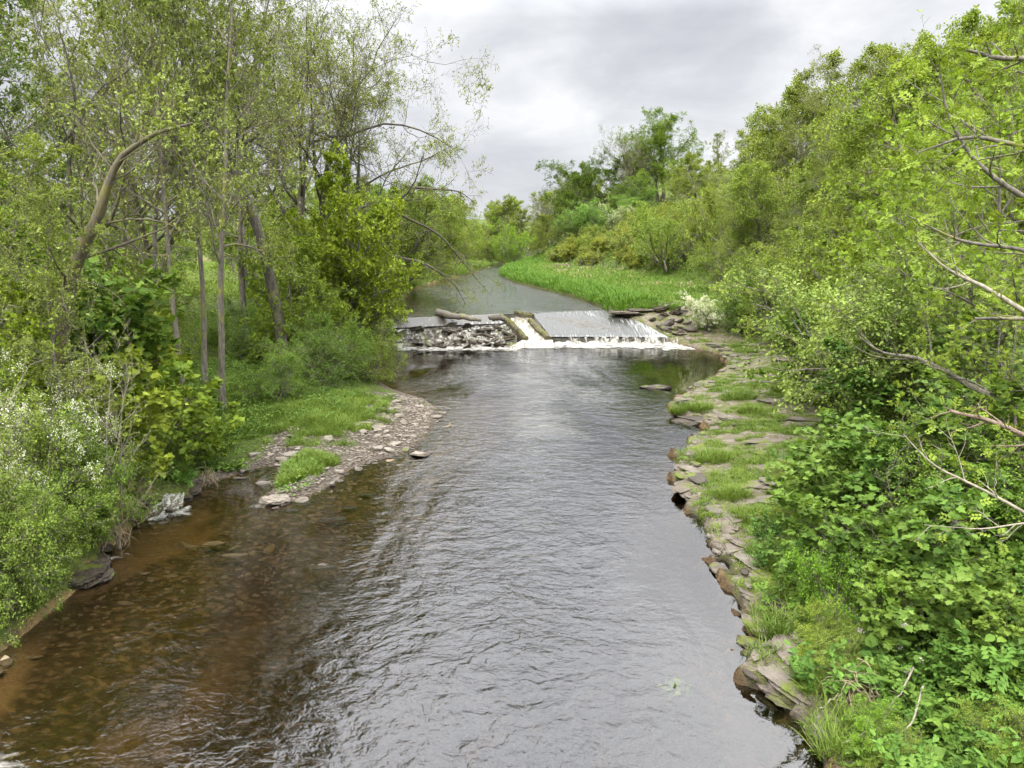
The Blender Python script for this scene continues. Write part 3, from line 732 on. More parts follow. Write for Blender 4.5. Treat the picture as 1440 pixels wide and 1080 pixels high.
# gravel spit
cand = np.stack([rs.uniform(-7.6, -1.5, 30000), rs.uniform(17.6, 30.5, 30000)], 1)
dc = sdist(cand[:, 0], cand[:, 1]); nb_ = fbm(cand[:, 0]*2.1, cand[:, 1]*3.2+8, 4)
lefts = cand[:, 0] < 0
okc = lefts & (dc > -.45) & (dc+(nb_-.5)*3.6 < 2.1)
spit = cand[okc]; zsp = height(spit[:, 0], spit[:, 1]); dsp = dc[okc]
for i in range(150):
    s = .16+.32*random.random()**2.2
    stone(ST, spit[i, 0], spit[i, 1], max(zsp[i], -.10)+.03*s+.01, s*1.15, 'flat angular pale stone lying on the gravel spit', group='pale flat stones on the gravel spit')
stone(variant([HB[2]], M['stone']), *U(388, 707), .05, .85, 'large flat cream slab at the tip of the gravel spit', 'slab', name='stone_slab', sz=.55, tilt=.05, rot=.3)
stone(variant([HB[5]], M['stone']), *U(592, 640), .03, .75, 'broad pale slab at the water edge of the gravel spit', 'slab', name='stone_slab', sz=.4, tilt=.05, rot=.1)
# pebbles: one mass
def pebbles(pts, zz, smin, smax, mt, name, label):
    base = []
    for me in HS[:6]:
        co = np.zeros(len(me.vertices)*3, np.float32); me.vertices.foreach_get('co', co)
        tri = np.array([list(p_.vertices) for p_ in me.polygons if len(p_.vertices) == 3]); base.append((co.reshape(-1, 3), tri))
    Vs, Fs, off = [], [], 0
    for (x, y), z in zip(pts, zz):
        co, tri = base[random.randrange(6)]; s = smin+(smax-smin)*random.random()**2; a = random.random()*6.28
        ca_, sa = math.cos(a), math.sin(a)
        q = co*s; Vs.append(np.stack([q[:, 0]*ca_-q[:, 1]*sa+x, q[:, 0]*sa+q[:, 1]*ca_+y, q[:, 2]+z], 1)); Fs.append(tri+off); off += len(co)
    o = obj(name, mesh_np(name, np.concatenate(Vs), np.concatenate(Fs), mt)); return tag(o, label, 'gravel', kind='stuff')
pebbles(spit[155:3900], zsp[155:3900]+.01, .05, .16, M['stone'], 'gravel', 'pale angular gravel covering the spit by the left bank')
# stones under and just breaking the shallow water
cand = np.stack([rs.uniform(-9, 1.5, 9000), rs.uniform(8.5, 27, 9000)], 1)
dc = sdist(cand[:, 0], cand[:, 1]); okc = (dc < -.25) & (dc > -4.2) & (fbm(cand[:, 0]*.5, cand[:, 1]*.5, 3) > .42)
sk = cand[okc][:1600]; zk = height(sk[:, 0], sk[:, 1])
for i in range(125):
    s = .18+.34*random.random()**1.6
    stone(SK, sk[i, 0], sk[i, 1], zk[i]+.02, s, 'brown stone lying under the shallow amber water', group='stones on the bed of the shallow water', sz=.7)
pebbles(sk[130:1600], zk[130:1600]+.0, .06, .2, M['sunk'], 'bed_gravel', 'small brown stones on the bed of the shallow water')
for px, py, s in [(518, 693, .42), (528, 697, .22), (470, 728, .4), (455, 795, .42), (572, 753, .4), (490, 712, .3), (412, 716, .28), (300, 762, .35), (330, 778, .4)]:
    x, y = U(px, py); stone(ST if px > 400 else SK, x, y, -.035, s, 'stone just breaking the surface of the shallow water off the spit', group='stones breaking the shallow surface', sz=.6, tilt=.05, rot=.2*random.random(), sx=1.5)
# right shore ledges
Rl = np.array(right_low[3:])
seg = [(Rl[i], Rl[i+1]) for i in range(len(Rl)-1)]
k = 0
for a, b in seg:
    L_ = np.linalg.norm(b-a); n_ = max(1, int(L_/.17))
    for j in range(n_):
        q = a+(b-a)*((j+random.random())/n_); side = np.array([random.uniform(-.05, .9), random.uniform(-.1, .1)])
        x, y = q+side; s = .12+.6*random.random()**2.6
        dd = float(sdist(np.array([x]), np.array([y]))[0])
        if y > 44: continue
        ang = math.atan2(b[1]-a[1], b[0]-a[0])
        stone(LG if (random.random() < .8) else WB, x, y, max(H1(x, y), -.12)+.02, s*1.2, 'layered flat rock at the edge of the right bank', 'rock', 'layered rocks along the right shore', 'ledge_rock', sz=.42, tilt=.08, rot=ang+random.uniform(-.3, .3), sx=1.5); k += 1
for px, py, z, s, sx, rot, lib, lb in [
    (1010, 592, .16, 1.1, 2.6, -.12, LG, 'long overhanging ledge with grass on its back reaching into the river'), (1075, 605, .12, 1.0, 2.2, -.2, WB, 'dark undercut slab behind the long grassy ledge'),
    (1110, 590, .38, 1.3, 2.2, .05, LG, 'bare pinkish slab in the middle of the rock shelf'), (1140, 640, .42, 1.2, 2.0, .0, LG, 'bare striped slab on the near part of the rock shelf'),
    (1050, 515, .12, 1.1, 2.4, .1, LG, 'low slab at the far end of the rock shelf by the pool'), (1020, 527, .05, .9, 2.0, .1, LG, 'thin slab half awash at the far end of the shelf'),
    (1085, 505, .25, 1.2, 2.4, .08, LG, 'stepped slab below the dark bushes on the right'), (1080, 940, .0, 1.25, 1.3, -.7, WB, 'big dark wet slab half in the water at lower right'),
    (1062, 905, .05, .8, 1.5, -.8, WB, 'dark ledge above the big wet slab'), (1105, 975, .05, 1.0, 1.6, -.8, LG, 'pale blotched slab beside the big wet slab'),
    (1060, 835, .18, .7, 1.6, -1.0, LG, 'pale slab under the grassy tuft on the right bank'), (975, 690, .12, .8, 1.2, -.9, LG, 'jutting brown rock where the right shore bulges'),
    (1000, 722, .10, .6, 1.4, -.9, LG, 'cream topped rock just below the jutting brown one'), (1050, 780, .16, .6, 1.4, -1.1, LG, 'broken slab between two grass tufts on the right bank')]:
    x, y = U(px, py, z); stone(lib, x, y, z-.04, s*.8, lb, 'rock', None, 'ledge_rock', sz=.42, tilt=.04, rot=rot, sx=sx/1.3)
r_ = random.Random(77); k = 0
while k < 46:
    y = r_.uniform(13, 38); sh = np.interp(y, [13, 18, 25, 38], [4.2, 4.6, 5.6, 9.5]); x = sh+r_.random()*(float(np.interp(y, FOOT[:, 0], FOOT[:, 1]))-sh+.6)
    sl_ = r_.uniform(.5, 1.4)
    if float(sdist(np.array([x]), np.array([y]))[0]) < sl_*.85+.35: y += .01; k += .05; continue
    stone(LG, x, y, H1(x, y)-.02, sl_, 'thin flat slab bedded in the grassy rock shelf', 'rock', 'slabs bedded in the rock shelf', 'ledge_rock', sz=.22, tilt=.05, rot=r_.uniform(-.35, .35), sx=1.7); k += 1
for px, py, z, s, sx, rot, lb in [(985, 590, .12, 1.25, 2.2, -.15, 'dark ledge face under the grass topped point jutting into the river'), (1050, 600, .12, 1.3, 2.4, -.2, 'dark undercut ledge face in the little cove of the shelf')]:
    x, y = U(px, py, z); stone(WB, x, y, z-.03, s, lb, 'rock', None, 'ledge_rock', sz=.55, tilt=.02, rot=rot, sx=sx/1.2)
x, y = U(922, 546); stone([WB[1]], x, y, .02, .75, 'dark wet rock standing alone in the river below the weir', 'rock', None, 'river_rock', sz=.55, rot=-.15, sx=1.9)
# wet rocks of the cascade
for i in range(75):
    x = -7.6+7.4*random.random(); yf = crestY(x)-(.35 if i % 3 == 0 else 1.2); y = yf+(43.75-yf)*random.random()
    s = random.uniform(.22, .95)
    if -6.8 < x < -5.9 and random.random() < .8: continue
    stone(WB, x, y, min(1.3, float(zc(np.array(x), np.array(y)))+max(0, (y-crestY(x)+1.25)*.3)), s, 'dark wet boulder in the white cascade below the weir', 'boulder', 'wet boulders of the cascade', 'boulder', sz=random.uniform(.55, 1.1), tilt=.4, sx=random.uniform(.9, 1.4))
for px, py, s, z in [(556, 480, 1.3, .35), (548, 492, 1.0, .1), (575, 482, .9, .25), (562, 468, 1.0, .75)]:
    x, y = U(px, py, z); stone(WB, x, y, z, s, 'black mossy boulder at the left end of the weir', 'boulder', 'black boulders at the left end of the weir', 'boulder', sz=1.1, tilt=.3)
for px, py, z, s, lib, lb in [(882, 438, 1.62, 2.0, LG, 'broad pale flat rock at the right end of the weir crest'), (905, 434, 1.78, 1.7, LG, 'flat rock lying behind the broad pale one at the crest'), (950, 437, 1.6, 1.9, LG, 'brown flat slab under the meadow grass by the weir')]:
    x, y = U(px, py, z); stone(lib, x, y, z-.1, s, lb, 'rock', None, 'flat_rock', sz=.35, tilt=.05, rot=.1, sx=1.3)
for i in range(95):
    px = random.uniform(874, 972); py = random.uniform(437, 483)
    if px < 905+(py-445)*1.1: continue
    z = np.interp(py, [436, 484], [1.5, .1]); x, y = U(px, py, z)
    stone(random.choice([WB, WB, WB, LG]), x, y, max(z, H1(x, y))+.02, random.uniform(.5, 1.25), 'brown broken rock piled at the right end of the weir', 'boulder', 'rocks piled at the right end of the weir', 'boulder', sz=.8, tilt=.4)

# logs
def log(name, pts, rad, mt, label, branches=()):
    P = np.array([pts], float); Rr = np.array([rad], float)
    P2 = np.stack([np.interp(np.linspace(0, 1, 14), np.linspace(0, 1, P.shape[1]), P[0, :, i]) for i in range(3)], 1)[None]
    R2 = np.interp(np.linspace(0, 1, 14), np.linspace(0, 1, len(rad)), rad)[None]
    P2[0, :, 2] += rs.randn(14)*.02; R2 = R2*(1+rs.randn(14)*.1); R2[0, 0] *= .2; R2[0, -1] *= .2
    P2[0, 0] = P2[0, 1]*.97+P2[0, 0]*.03; P2[0, -1] = P2[0, -2]*.97+P2[0, -1]*.03
    V, Fc = tubes([(P2, R2, 9)])
    return tag(obj(name, mesh_np(name, V, Fc, M[mt], True)), label, 'log')
log('driftwood_log', [Q(612, 439, 1.72), Q(630, 443, 1.75), Q(655, 446, 1.68), Q(682, 452, 1.5)], [.24, .2, .17, .09], 'bark', 'long grey driftwood trunk stranded on the left half of the weir crest')
log('driftwood_log', [Q(686, 448, 1.68), Q(696, 446, 1.75), Q(712, 449, 1.6)], [.12, .2, .16], 'darkbark', 'short dark log jammed against the mossy channel wall')
log('branch_stub', [Q(640, 441, 1.8), Q(646, 438, 2.0)], [.06, .04], 'bark', 'small branch sticking up from the long stranded trunk')

# ================================================================== small falls on the left
x0, y0 = U(212, 722)
def f(u, v):
    x = x0-.7+u*1.25+v*.25; y = y0+.3-v*.9+u*.35; z = .26*(1-v)**2+.05*vnoise(x*9, y*9)+.01
    return np.stack([x, y, z], -1)
tag(obj('white_water', sheet('side_fall', f, 50, 30, foam_mat('side_white_water', .56, 2.5, 1.2, 5.0), lambda u, v: .66-.2*v)), 'small white cascade where a side stream enters under the left bank', 'white water', kind='stuff')
def f(u, v):
    a = np.array(U(196, 738)); b = np.array(U(268, 716)); p_ = a+(b-a)*u[..., None]
    return np.stack([p_[..., 0]+.25*v, p_[..., 1]+.15-.5*v, .012+.05*vnoise(u*12, v*6)*(1-v)], -1)
tag(obj('foam', sheet('side_foam', f, 50, 24, M['surf'], lambda u, v: .66-.35*v-.25*(sstep(.15, 0, u)+sstep(.85, 1, u)))), 'thin foam fanning out below the side cascade', 'foam', kind='stuff')
for px, py, s, z in [(196, 712, .5, .25), (222, 702, .45, .2), (240, 718, .35, .05), (185, 730, .5, .1), (262, 700, .4, .08), (272, 690, .5, .1), (140, 770, .5, .1), (110, 812, 1.3, .05), (128, 795, .9, .0)]:
    x, y = U(px, py, z); stone(WB, x, y, z, s, 'dark wet rock under the overgrown left bank', 'rock', 'wet rocks under the left bank', 'bank_rock', sz=.7)
def f(u, v):
    a = np.array(U(140, 787)); b = np.array(U(185, 783)); p_ = a+(b-a)*u[..., None]
    return np.stack([p_[..., 0], p_[..., 1]-.1+.22*v, .012+.03*vnoise(u*9, v*4)], -1)
tag(obj('foam', sheet('eddy', f, 40, 10, M['surf'], lambda u, v: .75-.5*u)), 'short white ripple where water curls past the left ledge', 'foam', kind='stuff')
def f(u, v):
    a = np.array(U(-60, 1100)); b = np.array(U(75, 1090)); c = np.array(U(-60, 1020)); d = np.array(U(30, 1045))
    p_ = (a*(1-u[..., None])+b*u[..., None])*(1-v[..., None])+(c*(1-u[..., None])+d*u[..., None])*v[..., None]
    return np.stack([p_[..., 0], p_[..., 1], .012+.05*fbm(p_[..., 0]*5, p_[..., 1]*7, 3)], -1)
tag(obj('foam', sheet('riffle', f, 60, 40, M['surf'], lambda u, v: .5-.25*v-.3*sstep(.7, 1, u))), 'patch of broken white riffle at the near left corner of the river', 'foam', kind='stuff')
# water weed
x, y = U(950, 966, -.07); pts = np.stack([x+rs.randn(160)*.09, y+rs.randn(160)*.09, np.full(160, -.10)+rs.rand(160)*.06], 1)
V, Fc, at_ = leaves(pts, rs.randn(160, 3)*[1, 1, .3], .09, T_DIA)
tag(obj('water_weed', mesh_np('water_weed', V, Fc, M['lime'], False, at_)), 'bright yellow-green clump of weed just under the river surface', 'water weed')

# ================================================================== trees and bushes
def PL(key, px, Y, ptop, label, cat='tree', group=None, **k):
    x = X(px, Y, 2.0 if px < 720 else 3.0); z = H1(x, Y)
    x = X(px, Y, z); z = H1(x, Y)
    return plant(key, x, Y, label, cat, group, height=max(.4, Ztop(ptop, Y)-z+.05), **k)
G1 = 'slender alders of the left bank'; 
GR, OL, DK, LM, BR = (1.05, 1.05, 1), (1.12, 1.06, 1.05), (.72, .86, .8), (1.1, 1.1, .92), (1.12, 1.02, .97)
# --- left bank, tall
PL('alder0', 262, 25, -330, 'slender alder, left one of the three straight trunks on the left bank', 'alder', G1, wide=.65)
PL('alder1', 288, 27.5, -280, 'slender alder standing between two others on the left bank', 'alder', G1, wide=.75, rot=1)
PL('alder2', 313, 25, -300, 'slender alder with the thickest straight trunk, beside the sunlit grass bank', 'alder', G1, wide=.8, rot=2)
PL('alder1', 222, 31, -260, 'thin alder behind the three straight trunks, nearer the leaning mossy tree', 'alder', G1, wide=.8, color=OL)
PL('alder2', 168, 35, -200, 'tall pale olive alder behind the leaning mossy tree', 'alder', G1, color=OL)
PL('alder0', 350, 38, -150, 'tall thin alder behind the leaning dark trunk', 'alder', G1, color=OL)
PL('alder0', 45, 29, -330, 'dark green tall tree filling the top left corner', 'tree', None, color=DK, wide=1.1)
PL('alder2', -20, 24, -420, 'dark leafy tree cut by the left edge of the view', 'tree', None, color=DK, wide=1.1)
PL('oak2', 110, 23, -120, 'grey many-branched tree with few leaves over the mossy leaning trunk', 'tree', None, color=OL, wide=.85, name='branchy_tree')
PL('oak0', 425, 47, -45, 'bare-limbed tree with dark upright trunk left of the river gap', 'tree', None, color=OL, wide=.8)
PL('oak1', 450, 50, 0, 'tall spreading tree just coming into leaf, second from the river', 'tree', None, color=OL, rot=2.2, wide=.85)
PL('oak2', 505, 48, 50, 'sparse spreading tree whose twigs reach farthest out over the river', 'tree', None, color=OL, wide=.85, rot=.6)
PL('oak1', 345, 55, 0, 'sparse tall tree seen behind the alders', 'tree', None, color=OL, rot=4)
PL('twiggy0', 215, 45, 0, 'twiggy grey tree rising behind the alder row', 'tree', None, wide=1.2)
PL('alder1', 100, 45, -10, 'pale alder far back at upper left', 'alder', G1, color=OL)
# --- left, behind and below
bg = [('full0', 40, 40, 190, GR), ('full1', 150, 50, 220, OL), ('full2', 205, 60, 260, GR), ('full0', 360, 66, 250, GR), ('full1', 430, 70, 240, LM), ('full2', 500, 62, 250, OL),
      ('full0', 560, 66, 250, GR), ('full1', 560, 84, 270, OL), ('full2', 600, 100, 285, GR), ('willow0', 120, 34, 300, GR), ('full2', 90, 30, 230, DK), ('full1', 330, 80, 290, DK), ('full0', 240, 78, 300, DK), ('full1', 10, 60, 200, GR)]
for i, (k_, px, Y, pt, c) in enumerate(bg):
    PL(k_, px, Y, pt, 'round leafy tree filling the wood behind the left bank trunks', 'tree', 'leafy trees deep in the left bank wood', color=c)
PL('maple0', 440, 39, 262, 'bright yellow-green maple leaning to the river from the left bank', 'maple', None, color=LM, wide=.9)
PL('maple1', 515, 44, 285, 'lime green maple nearest the left end of the weir', 'maple', None, color=LM, wide=.8, rot=1)
PL('maple0', 405, 33, 340, 'shorter fresh green maple right of the straight alder trunks', 'maple', None, color=GR, rot=3)
PL('maple1', 470, 37, 395, 'low leafy maple overhanging the water edge on the left bank', 'maple', None, color=LM, rot=2)
PL('willow1', 495, 41, 400, 'dense green bush leaning over the pool below the weir', 'bush', None, color=GR, wide=.8)
PL('maple0', 520, 60, 235, 'lime leaved tree spreading over the near end of the upper pool', 'tree', None, color=(1.1, 1.1, .9), wide=.85, rot=1)
PL('full2', 585, 84, 262, 'olive leafy tree closing the left side of the upper pool', 'tree', None, color=OL, wide=.75)
PL('maple1', 480, 42, 215, 'tall yellow-green maple in front of the spreading bare-limbed trees', 'maple', None, color=(1.15, 1.12, .85), wide=.85, rot=3)
PL('full0', 540, 66, 255, 'leafy tree leaning over the upper pool between lime and olive ones', 'tree', None, color=(1.0, 1.05, .85), wide=.95, rot=2)
PL('full1', 640, 106, 276, 'leafy tree nearest the bend on the left of the upper pool', 'tree', None, color=(1.05, 1.05, .9), wide=.85)
PL('bush1', 548, 46.2, 415, 'small bush at the very left end of the weir crest', 'bush', None, color=(.9, 1, .8))
PL('willow2', 535, 57, 330, 'olive willow bush on the upper left bank just above the weir', 'willow', None, color=OL, wide=.7)
PL('willow0', 570, 72, 295, 'drooping willow whose twigs hang over the upper pool', 'willow', None, color=OL, wide=.8)
PL('willow1', 610, 92, 295, 'dull green willow farther up the left bank of the upper pool', 'willow', None, color=BR, wide=.7)
PL('willow2', 645, 112, 300, 'small willow where the upper river starts to bend', 'willow', None, color=OL, wide=.7)
PL('bush0', 460, 30, 440, 'dark green bush at the foot of the left bank maples', 'bush', None, color=DK)
PL('bush1', 510, 34, 450, 'dense bush above the dark bank edge left of the pool', 'bush', None, color=GR)
PL('bush2', 390, 26.5, 480, 'leafy bush in shade behind the grassy left bank', 'bush', None, color=DK)
for px, Y, pt in [(355, 34, 430), (330, 38, 420), (430, 40, 400), (290, 34, 440), (240, 30, 440), (210, 26, 430), (180, 28, 400), (370, 46, 390), (200, 36, 380), (520, 44, 420)]:
    PL(random.choice(['bush0', 'bush1', 'bush2', 'maple0']), px, Y, pt, 'green bush in the undergrowth among the left bank trunks', 'bush', 'undergrowth bushes of the left bank wood', color=random.choice([GR, DK, OL]))
# leaning mossy tree and the leaning dark trunk: trunks follow their own line
def rel(pts, base): return [tuple(np.array(p_)-np.array(base)) for p_ in pts]
def PX(px, py, Y): z = Ztop(py, Y); return (X(px, Y, z), Y, z)
def line_tree(key, name, pts, rad, seed, label, leafn=5, lmat='olive', bmat='mossbark', L1=None, L2=None, L3=None, cat='tree', leafs=.085, color=None, tmpl=T_DIA, crown='crown', trunk='trunk'):
    base = pts[0]; Pp = np.array(rel(pts, base)); n = 16
    ss = np.linspace(0, 1, len(pts))
    P = np.stack([np.interp(np.linspace(0, 1, n), ss, Pp[:, i]) for i in range(3)], 1); 
    for _ in range(2): P[1:-1] = (P[:-2]+2*P[1:-1]+P[2:])/4
    P[1:] += np.random.RandomState(seed).randn(n-1, 3)*np.interp(np.linspace(0, 1, n), ss, rad)[1:, None]*.13
    Rr = np.interp(np.linspace(0, 1, n), ss, rad)
    tree_kind(key, name, 1, 1, seed, L1, L2, L3, None, leafn, leafs, lmat, bmat, tmpl, trunks=(P[None], Rr[None]), crown=crown, trunk=trunk)
    return plant(key, base[0], base[1], label, cat, z=base[2], rot=0, sink=0, color=color)
b1, b2, b3 = S(16, .22, .97, 55, .30, .25, 6, .2, .08), S(6, .2, 1, 45, .5, .55, 5, .22, .03), S(5, .2, 1, 45, .5, .6, 4, .25, .02)
zb = H1(X(72, 18, 1), 18)
line_tree('mossy', 'leaning_tree', [(X(72, 18, 1), 18, zb), PX(78, 480, 18), PX(92, 400, 17.8), PX(120, 345, 17.6), PX(145, 290, 17.5), PX(152, 250, 17.5), PX(172, 215, 17.4), PX(205, 190, 17.3), PX(240, 180, 17.2), PX(272, 173, 17.1)],
          [.21, .19, .175, .15, .115, .09, .07, .052, .036, .022], 301, 'leaning mossy trunk arching to the right with a broken pale tip', 8, L1=b1, L2=b2, L3=b3)
zb = H1(X(402, 31, 1), 31)
line_tree('dark', 'leaning_tree', [(X(402, 31, 1), 31, zb), PX(385, 400, 31), PX(368, 335, 31), PX(345, 270, 31), PX(330, 240, 31), PX(322, 200, 31), PX(318, 120, 31), PX(325, 30, 31), PX(330, -60, 31)],
          [.24, .22, .2, .18, .17, .14, .11, .07, .03], 302, 'dark trunk leaning left behind the alders and turning upright', 4, bmat='darkbark', L1=S(20, .35, 1, 50, .32, .5, 6, .16, .06), L2=S(8, .2, 1, 45, .5, .55, 5, .22, .03), L3=S(7, .2, 1, 45, .5, .6, 4, .25, .02))
# --- left bank, close
PL('haw1', 20, 13.4, 530, 'hawthorn with flat sprays of white blossom at the left edge', 'hawthorn', None, color=GR, wide=.8)
PL('haw0', 62, 14.6, 500, 'taller hawthorn showing white blossom beside the leaning mossy trunk', 'hawthorn', None, color=GR, wide=.85)
PL('syc0', 205, 18.7, 500, 'young sycamore with layered bright leaves above the side stream', 'sycamore', None, color=(1.4, 1.25, .8), wide=1.15)
PL('syc1', 160, 17.3, 490, 'sycamore sapling behind the bare pale stems on the left bank', 'sycamore', None, color=(1.5, 1.2, .8), wide=1.1)
PL('syc2', 272, 20.4, 570, 'low sycamore spreading over the edge of the grass bank', 'sycamore', None, color=(1.4, 1.25, .8), wide=1.2)
PL('syc1', 210, 22, 430, 'sycamore sapling in front of the straight alder trunks', 'sycamore', None, color=(1.5, 1.2, .8), wide=1.2, rot=2)
PL('syc2', 105, 21, 380, 'tall sycamore sapling left of the leaning mossy trunk', 'sycamore', None, color=(1.0, 1.0, .9), wide=1.1, rot=1)
PL('syc0', 20, 19, 330, 'sycamore at the far left with mid green leaves', 'sycamore', None, color=(.95, 1.0, .9), wide=1.1, rot=1)
PL('maple1', 30, 22, 200, 'fresh green maple at the left edge above the hawthorn', 'maple', None, color=(.9, 1, .8))
PL('maple0', 140, 26, 300, 'maple foliage behind the leaning mossy trunk', 'maple', None, color=GR)
PL('alder1', 118, 15.5, 250, 'thin young alder in front of the leaning mossy trunk', 'alder', None, color=(1.1, 1.1, .9), wide=1.1)
PL('maple0', 60, 16.5, 330, 'yellow-green maple sapling crowding the base of the mossy trunk', 'maple', None, color=(1.1, 1.1, .8), wide=.9)
PL('alder0', 5, 17, 180, 'young alder with pale leaves at the left edge', 'alder', None, color=(1.1, 1.1, .9), wide=1.3)
PL('bare0', 172, 15.4, 440, 'pale leafless sapling standing over the side stream', 'sapling', None, wide=.8)
PL('bare0', 22, 13.5, 330, 'pale twiggy sapling with yellow leaf tips at the left edge', 'sapling', None, wide=.8, rot=2)
PL('bare0', 120, 16, 390, 'pale forked sapling between the hawthorns and the sycamore', 'sapling', None, wide=.7, rot=4)
for px, Y, pt, lb, kk, c in [(-30, 12.0, 665, 'grey-green bush hanging over the water at the lower left edge', 'bush0', (.95, .98, 1.05)), (15, 12.1, 675, 'spreading pale green bush at the lower left with dry stalks', 'bush1', (.95, 1.0, 1.0)),
                      (60, 13.2, 665, 'leafy bush at the corner of the left bank above the dark ledge', 'bush2', (1.05, 1.15, 1.0)), (0, 13, 620, 'bush below the white hawthorn sprays', 'bush1', (1, 1, 1)),
                      (112, 14.9, 610, 'bush growing behind the hanging flood debris', 'bush0', (.95, 1.1, .9)), (212, 17.9, 660, 'low bright bush just above the small side cascade', 'bush2', (1.05, 1.1, .8)),
                      (-50, 11.6, 670, 'bush cut by the left edge above the river', 'bush2', (.95, 1.0, 1.0)), (250, 19.2, 632, 'dark leafy bush over the mouth of the side stream', 'bush0', (.85, 1, .8)), (12, 11.8, 735, 'low bush trailing to the water in front of the dark ledge', 'bush2', (.95, .98, 1.05)),
                      (150, 16.2, 600, 'bush half hidden by the pale leafless sapling', 'bush1', (.9, 1, .8)), (70, 14.5, 560, 'bush at the foot of the taller hawthorn', 'bush2', (.9, 1, .8))]:
    PL(kk, px, Y, pt, lb, 'bush', None, color=c, wide=.8)
PL('bush1', 62, 12.7, 765, 'small bush trailing over the bare earth at the lower left waterline', 'bush', None, color=(1, 1.02, 1), wide=1.1)
PL('bush0', 2, 11.7, 800, 'lowest small bush at the left edge by the water', 'bush', None, color=(1, 1.02, 1), wide=1.1)
# --- far bend and centre
PL('willow0', 722, 131, 308, 'bright green rounded willow at the bend of the river', 'willow', None, color=(1.05, 1.25, .7), wide=.75)
PL('willow1', 690, 135, 318, 'pale willow left of the bright rounded one at the bend', 'willow', None, color=LM)
PL('twiggy0', 778, 150, 262, 'brownish twiggy tree at the far end of the gap', 'tree', None)
PL('twiggy0', 795, 152, 243, 'small bare tree against the sky beside the dark oak', 'tree', None, wide=.5)
for i, (k_, px, Y, pt, c) in enumerate([('full0', 742, 160, 275, OL), ('full1', 765, 165, 270, BR), ('full2', 712, 165, 278, OL), ('full0', 685, 160, 283, OL), ('full1', 650, 150, 280, GR), ('full2', 620, 140, 275, OL), ('full1', 590, 150, 270, GR), ('full0', 740, 148, 315, BR), ('full2', 770, 145, 300, BR), ('full1', 785, 142, 310, OL), ('full0', 760, 140, 335, OL), ('full0', 560, 120, 260, GR), ('full2', 520, 110, 260, DK), ('full1', 470, 120, 265, GR), ('full2', 410, 115, 270, GR), ('full0', 300, 115, 280, GR), ('full1', 200, 110, 280, GR), ('full2', 100, 100, 280, GR), ('full0', 0, 90, 280, GR), ('full1', 800, 180, 250, OL), ('full0', 850, 190, 240, OL), ('full2', 900, 180, 215, OL)]):
    PL(k_, px, Y, pt, 'hazy rounded tree in the far wood at the head of the valley', 'tree', 'far trees at the head of the valley', color=c, wide=1.15)
# --- right, far
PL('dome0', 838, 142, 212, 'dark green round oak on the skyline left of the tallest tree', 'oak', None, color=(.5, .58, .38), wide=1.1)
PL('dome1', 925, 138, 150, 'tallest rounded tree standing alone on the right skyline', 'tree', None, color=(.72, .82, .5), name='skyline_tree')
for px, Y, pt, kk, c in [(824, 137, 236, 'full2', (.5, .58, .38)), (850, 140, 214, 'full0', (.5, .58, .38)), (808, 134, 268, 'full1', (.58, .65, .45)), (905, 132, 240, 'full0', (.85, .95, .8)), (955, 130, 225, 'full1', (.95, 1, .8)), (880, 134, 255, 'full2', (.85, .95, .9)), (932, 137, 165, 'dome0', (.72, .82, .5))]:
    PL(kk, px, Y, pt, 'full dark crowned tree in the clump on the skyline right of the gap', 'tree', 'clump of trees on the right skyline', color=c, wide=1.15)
PL('oak1', 895, 137, 178, 'sparse tree leaning against the tallest skyline tree', 'tree', None, color=(.95, 1, .7), wide=.8)
PL('twiggy0', 882, 136, 195, 'grey thin tree left of the tallest skyline tree', 'tree', None, color=OL, wide=.8)
PL('haw1', 868, 122, 283, 'far hawthorn white with blossom on the valley side', 'hawthorn', None, color=GR, wide=1.3)
PL('bush1', 838, 126, 278, 'blue-green bush left of the far white hawthorn', 'bush', None, color=(.85, 1.1, 1.1), wide=1.4)
PL('bush2', 895, 128, 262, 'grey-green bush above the far white hawthorn', 'bush', None, color=(.9, 1.1, 1.1), wide=1.4)
PL('bush0', 818, 132, 290, 'dense bush under the dark skyline oak', 'bush', None, color=DK, wide=1.5)
PL('willow2', 940, 82, 268, 'round-crowned willow with a short thick trunk standing on the meadow', 'willow', None, color=(1.05, 1.1, .9), wide=1.0)
PL('willow0', 1010, 74, 250, 'brownish willow behind the meadow edge', 'willow', None, color=BR, wide=.9)
PL('willow1', 1045, 66, 230, 'tall willow clump between meadow and wood', 'willow', None, color=OL, wide=.8)
r = random.Random(5)
for i in range(75):
    Y = r.uniform(84, 122); ft = np.interp(Y, FOOT[:, 0], FOOT[:, 1]); x = ft+r.uniform(.3, 13)
    z = H1(x, Y)
    plant(r.choice(['gorse0', 'gorse1']), x, Y, 'low olive scrub bush on the slope above the meadow', 'bush', 'scrub bushes on the slope above the meadow', height=r.uniform(1.3, 2.6), wide=1.1, color=r.choice([OL, (1.1, 1.0, .7), (.95, 1.0, .8)]), rnd=r)
